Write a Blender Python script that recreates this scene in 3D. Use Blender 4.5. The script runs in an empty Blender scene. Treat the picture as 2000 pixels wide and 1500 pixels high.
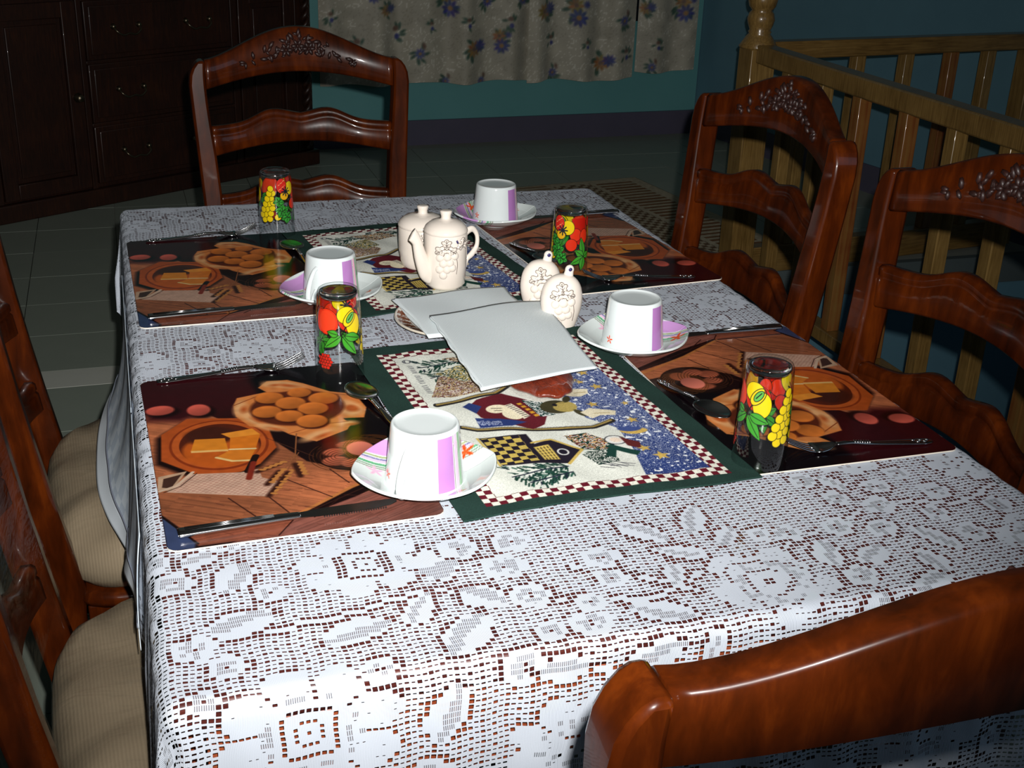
import bpy, bmesh, math, random
import numpy as np
from mathutils import Matrix, Vector
random.seed(4)
rng = np.random.default_rng(7)
PI = math.pi
SC = bpy.context.scene
COL = SC.collection
TZ = 0.80            # height of the cloth-covered table top above the floor

# ------------------------------------------------------------------ camera
cam = bpy.data.cameras.new('camera')
cam.sensor_fit = 'HORIZONTAL'; cam.sensor_width = 36.0
cam.lens = 36.0 * 2402.663 / 2000.0
cam.clip_start = 0.02; cam.clip_end = 60
co = bpy.data.objects.new('camera', cam); COL.objects.link(co)
FW = Vector((0.286127, 0.872734, -0.395560)); RI = Vector((0.954064, -0.297761, 0.033162)); UP = Vector((0.088841, 0.386878, 0.917841))
CP = Vector((0.01342, -1.22792, 0.64 + TZ))
M = Matrix((RI, UP, -FW)).transposed().to_4x4(); M.translation = CP
co.matrix_world = M
SC.camera = co

# ------------------------------------------------------------------ light: a compact camera's flash in a dim room
w = bpy.data.worlds.new('dim_room'); SC.world = w; w.use_nodes = True
w.node_tree.nodes['Background'].inputs[0].default_value = (0.5, 0.62, 0.8, 1)
w.node_tree.nodes['Background'].inputs[1].default_value = 0.004
fl = bpy.data.lights.new('camera_flash', 'SPOT')
fl.energy = 226; fl.shadow_soft_size = 0.008; fl.color = (1.0, 0.985, 0.96)
fl.spot_size = math.radians(84); fl.spot_blend = 1.0
flo = bpy.data.objects.new('camera_flash', fl); COL.objects.link(flo)
flo.location = CP + RI * 0.028 + UP * 0.045
flo.rotation_euler = (FW - RI * 0.12 + UP * 0.22).to_track_quat('-Z', 'Y').to_euler()
# faint bluish fill light added from the right of the table, no window there
al = bpy.data.lights.new('blue_fill', 'AREA'); al.energy = 4.5; al.color = (0.55, 0.75, 1.0); al.size = 1.2
alo = bpy.data.objects.new('blue_fill', al); COL.objects.link(alo)
alo.location = (2.6, -2.2, 2.1); alo.rotation_euler = (Vector((0.5, 0.4, 0.8)) - Vector((2.6, -2.2, 2.1))).to_track_quat('-Z', 'Y').to_euler()
SC.view_settings.view_transform = 'Standard'; SC.view_settings.look = 'None'
SC.view_settings.gamma = 1.0; SC.view_settings.use_curve_mapping = False
SC.view_settings.exposure = 0.0

# ------------------------------------------------------------------ helpers
def lin(c):
    c = np.asarray(c, float)
    return np.where(c <= 0.04045, c / 12.92, ((c + 0.055) / 1.055) ** 2.4)
def L3(r, g, b):
    v = lin(np.array([r, g, b]) / 255.0); return (float(v[0]), float(v[1]), float(v[2]), 1.0)

class N:
    def __init__(s, name, **kw):
        s.m = bpy.data.materials.new(name); s.m.use_nodes = True
        s.t = s.m.node_tree; s.p = s.t.nodes['Principled BSDF']; s.o = s.t.nodes['Material Output']
        s.set(**kw)
    def set(s, **kw):
        names = dict(col='Base Color', rough='Roughness', metal='Metallic', ior='IOR', coat='Coat Weight', coatr='Coat Roughness',
                     trans='Transmission Weight', spec='Specular IOR Level', sheen='Sheen Weight', alpha='Alpha', sub='Subsurface Weight')
        for k, v in kw.items(): s.p.inputs[names[k]].default_value = v
    def n(s, typ, **kw):
        x = s.t.nodes.new(typ)
        for k, v in kw.items(): setattr(x, k, v)
        return x
    def l(s, a, b): s.t.links.new(a, b)
    def coords(s, kind='Object', scale=(1, 1, 1), rot=(0, 0, 0)):
        tc = s.n('ShaderNodeTexCoord'); mp = s.n('ShaderNodeMapping')
        mp.inputs['Scale'].default_value = scale; mp.inputs['Rotation'].default_value = rot
        s.l(tc.outputs[kind], mp.inputs[0]); return mp.outputs[0]
    def noise(s, v, scale, detail=4, rough=.55, dist=0):
        x = s.n('ShaderNodeTexNoise'); x.inputs['Scale'].default_value = scale
        x.inputs['Detail'].default_value = detail; x.inputs['Roughness'].default_value = rough; x.inputs['Distortion'].default_value = dist
        s.l(v, x.inputs['Vector']); return x.outputs['Fac']
    def ramp(s, f, stops):
        x = s.n('ShaderNodeValToRGB'); e = x.color_ramp.elements
        while len(e) < len(stops): e.new(0.5)
        for el, (p, c) in zip(e, stops): el.position = p; el.color = c
        s.l(f, x.inputs[0]); return x.outputs[0]
    def bump(s, f, strength=.3, dist=.001):
        b = s.n('ShaderNodeBump'); b.inputs['Strength'].default_value = strength; b.inputs['Distance'].default_value = dist
        s.l(f, b.inputs['Height']); s.l(b.outputs[0], s.p.inputs['Normal']); return b
    def math(s, op, a, b=None, c=None):
        x = s.n('ShaderNodeMath', operation=op)
        for i, v in enumerate((a, b, c)):
            if v is None: continue
            if isinstance(v, (int, float)): x.inputs[i].default_value = v
            else: s.l(v, x.inputs[i])
        return x.outputs[0]

def wood(name, dark, mid, light, rough=.25, coat=.4, scale=(30, 30, 2.2), spec=.5, bump=.05, streak=6):
    a = N(name, rough=rough, coat=coat, coatr=.05, spec=spec)
    v = a.coords('Object', scale)
    f = a.noise(v, streak, 8, .62, .35)
    v2 = a.coords('Object', (6, 6, 6)); f2 = a.noise(v2, 1.3, 3)
    mx = a.math('ADD', a.math('MULTIPLY', f, .65), a.math('MULTIPLY', f2, .35))
    a.l(a.ramp(mx, [(.36, dark), (.5, mid), (.64, light)]), a.p.inputs['Base Color'])
    a.bump(f, bump, .0006)
    return a.m
MAT = {}
MAT['chair'] = wood('chestnut_varnish', L3(38, 12, 2), L3(60, 21, 3), L3(84, 34, 5), rough=.3, coat=.35, spec=.12, scale=(26, 26, 5), streak=1.6)
MAT['cabinet'] = wood('dark_cabinet_wood', L3(30, 13, 6), L3(42, 19, 9), L3(56, 27, 11), rough=.45, coat=.1)
MAT['table'] = wood('mahogany_table_wood', L3(58, 24, 22), L3(78, 34, 30), L3(94, 42, 34), rough=.35, coat=.3, scale=(3, 30, 30))
MAT['apron'] = wood('table_apron_wood', L3(110, 44, 22), L3(140, 66, 38), L3(160, 82, 50), rough=.35, coat=.3, scale=(3, 30, 30))
MAT['carve'] = wood('carved_dark_wood', L3(28, 10, 7), L3(38, 15, 10), L3(52, 22, 15), rough=.5, coat=.2)
MAT['pine'] = wood('varnished_pine', L3(104, 78, 38), L3(134, 104, 56), L3(156, 124, 70), rough=.3, coat=.35, scale=(36, 36, 1.6))
MAT['pine_x'] = wood('varnished_pine_rail', L3(98, 72, 36), L3(126, 96, 50), L3(148, 116, 64), rough=.3, coat=.35, scale=(1.6, 36, 36))
MAT['pine_red'] = wood('pine_with_red_heartwood', L3(140, 106, 56), L3(134, 88, 44), L3(110, 52, 24), rough=.3, coat=.35, scale=(30, 30, .9), streak=2)

def plain(name, col, **kw):
    a = N(name, col=col, **kw); return a.m
def attrmat(name, bumpn=None, **kw):
    a = N(name, **kw)
    at = a.n('ShaderNodeVertexColor', layer_name='print'); a.l(at.outputs['Color'], a.p.inputs['Base Color'])
    if bumpn: a.bump(a.noise(a.coords('Object'), bumpn[0], 2), bumpn[1], bumpn[2])
    return a.m
MAT['white_core'] = plain('white_laminate_edge', L3(225, 215, 200), rough=.5)
MAT['mat'] = attrmat('printed_laminate', rough=.16, spec=.5)
MAT['weave'] = attrmat('woven_tapestry', (900, .6, .0008), rough=.95, spec=.1)
MAT['sauc'] = attrmat('glazed_print', rough=.08, coat=.6)
MAT['fruit'] = attrmat('glass_enamel_print', rough=.2)
MAT['curtain'] = attrmat('brocade_curtain', (60, .4, .003), rough=.6, sheen=.3)
MAT['rug'] = attrmat('woven_rug', (300, .6, .002), rough=.95, spec=.1)
MAT['porcelain'] = plain('white_porcelain', L3(212, 219, 219), rough=.07, coat=.6)
MAT['lilac'] = plain('lilac_glaze', L3(168, 116, 176), rough=.12, coat=.5)
MAT['green_gl'] = plain('green_glaze', L3(110, 160, 110), rough=.12)
MAT['grey_gl'] = plain('grey_olive_glaze', L3(140, 132, 130), rough=.12)
MAT['orange_gl'] = plain('orange_glaze', L3(225, 80, 30), rough=.12)
MAT['pink_gl'] = plain('pink_glaze', L3(235, 175, 200), rough=.12)
MAT['cream'] = plain('cream_ceramic', L3(228, 217, 205), rough=.13, coat=.6)
MAT['vein'] = plain('brown_glaze_line', L3(84, 70, 62), rough=.4)
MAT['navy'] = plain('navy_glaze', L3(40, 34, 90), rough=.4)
MAT['steel'] = plain('polished_steel', (.62, .62, .62, 1), metal=1, rough=.14)
MAT['knifegrip'] = plain('dull_dark_steel', (.22, .22, .22, 1), metal=1, rough=.32)
a = N('paper_napkin', col=L3(218, 226, 228), rough=.9, spec=.1)
_v = a.coords('Object', (1, 1, 1), (0, 0, .6)); wv = a.n('ShaderNodeTexWave'); wv.inputs['Scale'].default_value = 190; wv.inputs['Distortion'].default_value = 1.5
a.l(_v, wv.inputs[0]); a.bump(wv.outputs['Fac'], .5, .0008); MAT['napkin'] = a.m
MAT['plate_rim'] = attrmat('brown_lace_rim_glaze', rough=.15, coat=.5)
# glass
g = N('clear_glass')
tr = g.n('ShaderNodeBsdfTransparent'); tr.inputs[0].default_value = (.93, .95, .95, 1)
gl = g.n('ShaderNodeBsdfGlossy'); gl.inputs['Roughness'].default_value = .03
lw = g.n('ShaderNodeLayerWeight'); lw.inputs[0].default_value = .5
fc = g.math('ADD', g.math('MULTIPLY', g.math('POWER', lw.outputs['Facing'], 3.0), .8), .05)
mx = g.n('ShaderNodeMixShader'); g.l(fc, mx.inputs[0]); g.l(tr.outputs[0], mx.inputs[1]); g.l(gl.outputs[0], mx.inputs[2]); g.l(mx.outputs[0], g.o.inputs[0])
MAT['glass'] = g.m
MAT['thick_glass'] = plain('thick_glass', (.97, .98, .98, 1), trans=1.0, rough=.01, ior=1.5)
# transparent film
g = N('plastic_film')
tr = g.n('ShaderNodeBsdfTransparent'); gl = g.n('ShaderNodeBsdfGlossy'); gl.inputs['Roughness'].default_value = .12
mx = g.n('ShaderNodeMixShader'); mx.inputs[0].default_value = .10
g.l(tr.outputs[0], mx.inputs[1]); g.l(gl.outputs[0], mx.inputs[2]); g.l(mx.outputs[0], g.o.inputs[0])
nb = g.n('ShaderNodeBump'); nb.inputs['Strength'].default_value = .8; nb.inputs['Distance'].default_value = .004
g.l(g.noise(g.coords('Object', (3, 3, 9)), 7, 3), nb.inputs['Height']); g.l(nb.outputs[0], gl.inputs['Normal']); MAT['film'] = g.m
# corduroy seat
a = N('corduroy_under_plastic', rough=.75, coat=.6, coatr=.16, spec=.2)
v = a.coords('Object'); wv = a.n('ShaderNodeTexWave'); wv.inputs['Scale'].default_value = 75; wv.inputs['Distortion'].default_value = .8
wv.bands_direction = 'Y'; a.l(v, wv.inputs[0])
f = a.noise(v, 9, 4)
a.l(a.ramp(a.math('ADD', a.math('MULTIPLY', wv.outputs['Fac'], .14), a.math('MULTIPLY', f, .86)), [(.25, L3(112, 99, 80)), (.75, L3(140, 125, 102))]), a.p.inputs['Base Color'])
a.bump(wv.outputs['Fac'], .35, .0006)
vb = a.n('ShaderNodeBump'); vb.inputs['Strength'].default_value = .9; vb.inputs['Distance'].default_value = .02
a.l(a.noise(a.coords('Object', (9, 2.5, 3)), 2.2, 4, .5, 1.5), vb.inputs['Height']); a.l(vb.outputs[0], a.p.inputs['Coat Normal']); MAT['seat'] = a.m
def paint(name, c1, c2, rough=.6):
    a = N(name, rough=rough, spec=.3)
    a.l(a.ramp(a.noise(a.coords('Object'), 3, 6, .6), [(.3, c1), (.7, c2)]), a.p.inputs['Base Color']); return a.m
MAT['teal'] = paint('teal_wall_paint', L3(98, 158, 158), L3(104, 164, 164))
MAT['blue_wall'] = paint('blue_teal_wall_paint', L3(96, 136, 152), L3(102, 144, 160))
MAT['skirt'] = paint('grey_baseboard_tile', L3(84, 82, 98), L3(92, 88, 106), .4)
MAT['tile'] = paint('grey_green_floor_tile', L3(138, 148, 136), L3(148, 156, 144), .35)
MAT['grout'] = paint('pale_grout', L3(140, 144, 134), L3(150, 152, 142), .8)
MAT['strip'] = paint('pale_threshold_tile', L3(190, 192, 180), L3(198, 200, 190), .5)
MAT['slab'] = paint('concrete_edge', L3(82, 92, 92), L3(92, 102, 102), .8)
MAT['ceiling'] = paint('off_white_ceiling', L3(190, 190, 184), L3(196, 196, 190))
MAT['brass'] = plain('aged_brass', (.22, .18, .12, 1), metal=1, rough=.35)
a = N('plain_cotton', rough=.85, spec=.1, col=L3(196, 206, 214)); MAT['cotton'] = a.m
_v = a.coords('Object'); bk = a.n('ShaderNodeTexChecker'); bk.inputs['Scale'].default_value = 38
bk.inputs[1].default_value = L3(200, 210, 218); bk.inputs[2].default_value = L3(180, 192, 204); a.l(_v, bk.inputs[0]); a.l(bk.outputs[0], a.p.inputs['Base Color'])
MAT['hem'] = plain('white_cotton_hem', L3(206, 214, 220), rough=.85)
MAT['seam'] = plain('grey_seam', L3(120, 126, 140), rough=.9)
a = N('dark_caramel_under_film', rough=.12, coat=1.0)
a.l(a.ramp(a.noise(a.coords('Object'), 45, 5), [(.3, L3(74, 22, 12)), (.7, L3(140, 52, 26))]), a.p.inputs['Base Color'])
a.bump(a.noise(a.coords('Object', (3, 1, 1)), 60, 4, .6, 1), .8, .003); MAT['caramel'] = a.m
# lace: holes are real transparency, their size stored per cell
a = N('filet_lace', rough=.85, spec=.1)
uv = a.n('ShaderNodeUVMap', uv_map='cell'); sp = a.n('ShaderNodeSeparateXYZ'); a.l(uv.outputs[0], sp.inputs[0])
at = a.n('ShaderNodeVertexColor', layer_name='lace'); sc = a.n('ShaderNodeSeparateColor'); a.l(at.outputs['Color'], sc.inputs[0])
fu = a.math('FRACT', sp.outputs[0]); fv = a.math('FRACT', sp.outputs[1])
du = a.math('ABSOLUTE', a.math('SUBTRACT', fu, .5)); dv = a.math('ABSOLUTE', a.math('SUBTRACT', fv, .5))
# rounded box
eu = a.math('MAXIMUM', a.math('SUBTRACT', du, a.math('SUBTRACT', sc.outputs[0], .1)), 0.0)
ev = a.math('MAXIMUM', a.math('SUBTRACT', dv, a.math('SUBTRACT', sc.outputs[1], .1)), 0.0)
d2 = a.math('SQRT', a.math('ADD', a.math('MULTIPLY', eu, eu), a.math('MULTIPLY', ev, ev)))
hole = a.math('MULTIPLY', a.math('LESS_THAN', d2, .1), a.math('GREATER_THAN', sc.outputs[0], .06))
# thin ladder weave in half filled cells
lad = a.math('LESS_THAN', a.math('ABSOLUTE', a.math('SUBTRACT', a.math('FRACT', a.math('MULTIPLY', fu, 3.0)), .5)), .24)
bar = a.math('GREATER_THAN', a.math('FRACT', a.math('ADD', fv, .06)), .16)
semi = a.math('MULTIPLY', a.math('MULTIPLY', lad, bar), sc.outputs[2])
thr = a.math('MULTIPLY', a.math('LESS_THAN', a.math('FRACT', a.math('MULTIPLY', fu, 4.0)), .2), .16)
al_ = a.math('SUBTRACT', 1.0, a.math('MINIMUM', a.math('ADD', hole, a.math('ADD', semi, thr)), 1.0))
a.l(al_, a.p.inputs['Alpha'])
rib = a.n('ShaderNodeMath', operation='SINE'); a.l(a.math('MULTIPLY', sp.outputs[0], 2 * PI * 4), rib.inputs[0])
a.bump(rib.outputs[0], .5, .0006)
a.set(col=L3(206, 213, 224)); MAT['lace'] = a.m

def tag(o, label=None, cat=None, group=None, kind=None):
    if label: o['label'] = label
    if cat: o['category'] = cat
    if group: o['group'] = group
    if kind: o['kind'] = kind
    return o
def empty(name, loc, rz=0, label=None, cat=None, group=None, scale=1):
    o = bpy.data.objects.new(name, None); COL.objects.link(o); o.empty_display_size = .05
    o.location = loc; o.rotation_euler = (0, 0, rz); o.scale = (scale,) * 3
    return tag(o, label, cat, group)
def link(name, me, mat, parent=None):
    if mat is not None and not me.materials: me.materials.append(MAT[mat] if isinstance(mat, str) else mat)
    o = bpy.data.objects.new(name, me); COL.objects.link(o)
    if parent is not None: o.parent = parent
    return o
def bmo(name, bm, mat, parent=None, smooth=True, bev=0, sub=0):
    me = bpy.data.meshes.new(name); bmesh.ops.recalc_face_normals(bm, faces=bm.faces[:]); bm.to_mesh(me); bm.free()
    if smooth: me.polygons.foreach_set('use_smooth', [True] * len(me.polygons))
    o = link(name, me, mat, parent)
    if bev:
        md = o.modifiers.new('b', 'BEVEL'); md.width = bev; md.segments = 2; md.limit_method = 'ANGLE'; md.angle_limit = .6; md.harden_normals = False
        try: me.set_sharp_from_angle(angle=.7)
        except Exception: pass
    if sub: md = o.modifiers.new('s', 'SUBSURF'); md.levels = sub; md.render_levels = sub
    return o
def box(bm, x0, x1, y0, y1, z0, z1, mtx=None):
    vs = [bm.verts.new((x, y, z)) for z in (z0, z1) for y in (y0, y1) for x in (x0, x1)]
    if mtx: 
        for v in vs: v.co = mtx @ v.co
    for f in ((0, 2, 3, 1), (4, 5, 7, 6), (0, 1, 5, 4), (2, 6, 7, 3), (0, 4, 6, 2), (1, 3, 7, 5)): bm.faces.new([vs[i] for i in f])
def boxo(name, b, mat, parent=None, bev=.002, mtx=None):
    bm = bmesh.new(); box(bm, *b, mtx=mtx); return bmo(name, bm, mat, parent, smooth=bev > 0, bev=bev)
def lathe(name, prof, mat, parent=None, seg=48, closed=False, sx=1, sy=1, loc=(0, 0, 0)):
    n = len(prof); V = []; F = []
    for r, z in prof:
        for k in range(seg):
            t = 2 * PI * k / seg; V.append((loc[0] + sx * max(r, 1e-5) * math.cos(t), loc[1] + sy * max(r, 1e-5) * math.sin(t), loc[2] + z))
    for i in range(n - 1 + (1 if closed else 0)):
        for k in range(seg):
            a0 = i * seg + k; b0 = i * seg + (k + 1) % seg; j = (i + 1) % n
            F.append((a0, b0, j * seg + (k + 1) % seg, j * seg + k))
    me = bpy.data.meshes.new(name); me.from_pydata(V, [], F); me.polygons.foreach_set('use_smooth', [True] * len(F))
    bm = bmesh.new(); bm.from_mesh(me); bmesh.ops.remove_doubles(bm, verts=bm.verts, dist=1e-5); bmesh.ops.recalc_face_normals(bm, faces=bm.faces); bm.to_mesh(me); bm.free()
    return link(name, me, mat, parent)
def smoothpts(pts, n=6):
    out = []; P = [Vector(p) for p in pts]
    for i in range(len(P) - 1):
        p0 = P[max(i - 1, 0)]; p1 = P[i]; p2 = P[i + 1]; p3 = P[min(i + 2, len(P) - 1)]
        for k in range(n):
            t = k / n
            out.append(.5 * ((2 * p1) + (p2 - p0) * t + (2 * p0 - 5 * p1 + 4 * p2 - p3) * t * t + (3 * p1 - p0 - 3 * p2 + p3) * t ** 3))
    out.append(P[-1]); return out
def tube(bm, pts, rad, seg=8, flat=1.0, updir=(0, 0, 1), n=6, cap=True):
    """swept tube; rad number or list per control point; flat squeezes along updir"""
    P = smoothpts(pts, n) if len(pts) > 2 else [Vector(p) for p in pts]
    if isinstance(rad, (int, float)): R = [(rad, rad * flat)] * len(P)
    else:
        rr = [(r if isinstance(r, tuple) else (r, r * flat)) for r in rad]; R = []
        for i in range(len(P)):
            t = i / (len(P) - 1) * (len(rr) - 1); k = min(int(t), len(rr) - 2); q = t - k
            R.append(tuple(rr[k][j] * (1 - q) + rr[k + 1][j] * q for j in (0, 1)))
    up = Vector(updir); rings = []
    for i, p in enumerate(P):
        d = (P[min(i + 1, len(P) - 1)] - P[max(i - 1, 0)]).normalized()
        s = d.cross(up)
        if s.length < 1e-4: s = d.cross(Vector((1, 0, 0)))
        s.normalize(); u = s.cross(d).normalized()
        rings.append([bm.verts.new(p + s * (R[i][0] * math.cos(2 * PI * k / seg)) + u * (R[i][1] * math.sin(2 * PI * k / seg))) for k in range(seg)])
    for a_, b_ in zip(rings, rings[1:]):
        for k in range(seg): bm.faces.new((a_[k], a_[(k + 1) % seg], b_[(k + 1) % seg], b_[k]))
    if cap: bm.faces.new(rings[0][::-1]); bm.faces.new(rings[-1])
def gridmesh(name, X, Y, Z, keep=None, colors=None, attr='print', smooth=True):
    """X,Y,Z: (m,n) arrays. colours per vertex (m,n,3) sRGB 0..1"""
    m, n = X.shape; idx = np.arange(m * n).reshape(m, n)
    q = np.stack([idx[:-1, :-1], idx[:-1, 1:], idx[1:, 1:], idx[1:, :-1]], -1).reshape(-1, 4)
    if keep is not None: q = q[keep.reshape(-1)]
    me = bpy.data.meshes.new(name)
    me.vertices.add(m * n); me.vertices.foreach_set('co', np.stack([X, Y, Z], -1).reshape(-1).astype(np.float32))
    me.loops.add(len(q) * 4); me.loops.foreach_set('vertex_index', q.reshape(-1).astype(np.int32))
    me.polygons.add(len(q)); me.polygons.foreach_set('loop_start', np.arange(0, len(q) * 4, 4, dtype=np.int32))
    me.update(calc_edges=True); me.validate()
    if smooth: me.polygons.foreach_set('use_smooth', [True] * len(me.polygons))
    if colors is not None:
        ca = me.color_attributes.new(attr, 'FLOAT_COLOR', 'POINT')
        c = np.ones((m * n, 4), np.float32); c[:, :3] = lin(np.clip(colors.reshape(-1, 3), 0, 1)); ca.data.foreach_set('color', c.reshape(-1))
    return me

# ------------------------------------------------------------------ a small painter for flat prints (millimetre units)
class Cv:
    def __init__(s, x0, x1, y0, y1, step, col):
        nx = int(round((x1 - x0) / step)) + 1; ny = int(round((y1 - y0) / step)) + 1
        s.X, s.Y = np.meshgrid(np.linspace(x0, x1, nx), np.linspace(y0, y1, ny)); s.A = np.ones((ny, nx, 3)) * np.array(col) / 255.; s.step = step
        s.k = np.zeros((ny, nx), bool)
    def put(s, m, col):
        s.k |= m > .3
        m = m[..., None].astype(float); c = np.asarray(col, float) / 255.
        s.A = s.A * (1 - m) + c * m
    def sd(s, d, soft): return np.clip(.5 - d / max(soft, 1e-6), 0, 1)
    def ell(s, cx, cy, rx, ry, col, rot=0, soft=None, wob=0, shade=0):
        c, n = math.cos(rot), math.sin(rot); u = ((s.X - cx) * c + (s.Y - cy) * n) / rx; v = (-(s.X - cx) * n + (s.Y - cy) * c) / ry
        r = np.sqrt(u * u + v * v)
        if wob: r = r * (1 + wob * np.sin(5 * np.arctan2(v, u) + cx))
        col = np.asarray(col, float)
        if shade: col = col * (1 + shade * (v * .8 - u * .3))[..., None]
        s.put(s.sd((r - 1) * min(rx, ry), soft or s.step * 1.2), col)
    def poly(s, pts, col, soft=None):
        P = np.array(pts, float); D = np.full(s.X.shape, 1e9); ins = np.zeros(s.X.shape, bool)
        for i in range(len(P)):
            a, b = P[i], P[(i + 1) % len(P)]; D = np.minimum(D, s._seg(a, b))
            cond = ((a[1] > s.Y) != (b[1] > s.Y)); xi = (b[0] - a[0]) * (s.Y - a[1]) / ((b[1] - a[1]) if b[1] != a[1] else 1e-9) + a[0]
            ins ^= cond & (s.X < xi)
        s.put(s.sd(np.where(ins, -D, D), soft or s.step * 1.2), col)
    def _seg(s, a, b):
        a = np.asarray(a, float); d = np.asarray(b, float) - a; t = np.clip(((s.X - a[0]) * d[0] + (s.Y - a[1]) * d[1]) / (d @ d + 1e-9), 0, 1)
        return np.hypot(s.X - a[0] - t * d[0], s.Y - a[1] - t * d[1])
    def line(s, pts, w, col, soft=None):
        D = np.full(s.X.shape, 1e9)
        for a, b in zip(pts, pts[1:]): D = np.minimum(D, s._seg(a, b))
        s.put(s.sd(D - w / 2, soft or s.step), col)
    def ring(s, cx, cy, rx, ry, w, col, rot=0):
        t = np.linspace(0, 2 * PI, 40); c, n = math.cos(rot), math.sin(rot)
        s.line([(cx + rx * math.cos(q) * c - ry * math.sin(q) * n, cy + rx * math.cos(q) * n + ry * math.sin(q) * c) for q in t], w, col)
    def noise(s, cell, seed=0, ax=1, ay=1):
        r = np.random.default_rng(seed); gx = s.X / cell / ax; gy = s.Y / cell / ay
        gx -= gx.min(); gy -= gy.min(); G = r.random((int(gy.max()) + 3, int(gx.max()) + 3)); i = gx.astype(int); j = gy.astype(int)
        fx = gx - i; fy = gy - j; fx = fx * fx * (3 - 2 * fx); fy = fy * fy * (3 - 2 * fy)
        return (G[j, i] * (1 - fx) + G[j, i + 1] * fx) * (1 - fy) + (G[j + 1, i] * (1 - fx) + G[j + 1, i + 1] * fx) * fy

# ================================================================== STRUCTURE
ST = dict(kind='structure')
def rotz(a): return Matrix.Rotation(a, 4, 'Z')
# floor slab (two pieces around the stair opening, one mesh)
bm = bmesh.new()
box(bm, -3.2, 2.10, -3.2, 5.6, -.12, -.012); box(bm, 2.10, 4.6, 2.80, 5.6, -.12, -.012)
floor = bmo('floor', bm, 'grout', smooth=False); tag(floor, 'grey green tiled floor with pale grout lines around the stair opening', kind='structure')
tm = None; TS = .3
for i in range(-5, 13):
    for j in range(-2, 19):
        x0 = i * TS - .036; y0 = 2.344 + (j - 8) * TS
        if y0 > 2.3: yy = y0
        else: yy = y0 - .131
        if x0 + TS > 2.10 and yy < 2.82: continue
        if x0 + TS > 3.3 or yy + TS > 5.2: continue
        if yy < -.4: continue
        bm = bmesh.new() if tm is None else None
        if tm is None:
            box(bm, .0015, TS - .0015, .0015, TS - .0015, -.012, 0); o = bmo('floor_tile', bm, 'tile', floor, smooth=False, bev=0); tm = o.data
        else: o = link('floor_tile', tm, None, floor)
        o.location = (x0, yy, random.uniform(-.0004, .0004))
bm = bmesh.new(); box(bm, -2.9, 2.09, 2.344 - .130, 2.343, -.011, .0006); bmo('threshold_strip', bm, 'strip', floor, smooth=False)
bm = bmesh.new()
for i in range(-9, -5):
    for j in range(-10, 19):
        x0 = i * TS; y0 = 2.344 + (j - 8) * TS
        if j < 8: y0 -= .131
        if y0 > 5: continue
        box(bm, x0 - .036 + .0015, x0 + TS - .0375, y0 + .0015, y0 + TS - .0015, -.012, 0)
for i in range(-5, 7):
    for j in range(-10, -1):
        x0 = i * TS; y0 = 2.344 + (j - 8) * TS - .131
        box(bm, x0 - .036 + .0015, x0 + TS - .0375, y0 + .0015, y0 + TS - .0015, -.012, 0)
tag(bmo('floor_tile', bm, 'tile', floor, smooth=False), kind='stuff')
# fascia around the stair opening and lower walls
boxo('stair_opening_edge', (2.06, 2.105, -3.2, 2.80, -.12, -.001), 'slab', floor, 0)
boxo('stair_opening_edge', (2.105, 4.6, 2.765, 2.80, -.115, .0), 'slab', floor, 0)
def wallseg(name, p, q, z0, z1, mat, th=.1, label=None):
    p = Vector((*p, 0)); q = Vector((*q, 0)); d = (q - p); L = d.length; ang = math.atan2(d.y, d.x)
    o = boxo(name, (0, L, 0, th, z0, z1), mat, None, 0); o.matrix_world = Matrix.Translation(p) @ rotz(ang)
    return tag(o, label, kind='structure')
wallseg('wall_back', (-3.2, 4.978), (3.19, 5.272), -.12, 2.7, 'teal', label='teal painted back wall behind the floral curtain')
wallseg('wall_right', (3.19, 5.30), (4.75, -3.2), -2.8, 2.7, 'blue_wall', label='blue teal painted wall beyond the stair railing')
wallseg('wall_left', (-3.2, -3.2), (-3.2, 5.0), -.12, 2.7, 'teal', label='teal painted left wall')
wallseg('wall_front', (4.8, -3.2), (-3.2, -3.2), -2.8, 2.7, 'teal', label='teal painted wall on the camera side')
wallseg('wall_stairwell_back', (2.0, 2.80), (4.6, 2.80), -2.8, -.12, 'blue_wall', label='blue teal stairwell wall under the far rail')
wallseg('wall_stairwell_left', (2.08, -3.2), (2.08, 2.85), -2.8, -.12, 'blue_wall', label='blue teal stairwell wall under the near rail')
tag(boxo('ceiling', (-3.3, 4.9, -3.3, 5.5, 2.7, 2.8), 'ceiling', None, 0), 'off white ceiling', kind='structure')
tag(boxo('floor_stairwell', (2.0, 4.9, -3.3, 2.9, -2.9, -2.8), 'tile', None, 0), 'grey floor at the bottom of the stairwell', kind='structure')
b = wallseg('baseboard_back', (-3.2, 4.962), (3.19, 5.256), -.012, .12, 'skirt', th=.016, label='dark grey baseboard along the teal back wall')
wallseg('baseboard_right', (3.175, 5.29), (3.64, 2.80), -.012, .12, 'skirt', th=.016, label='dark grey baseboard below the blue teal wall')
# sun of the house: none, only flash and the faint added fill

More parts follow.
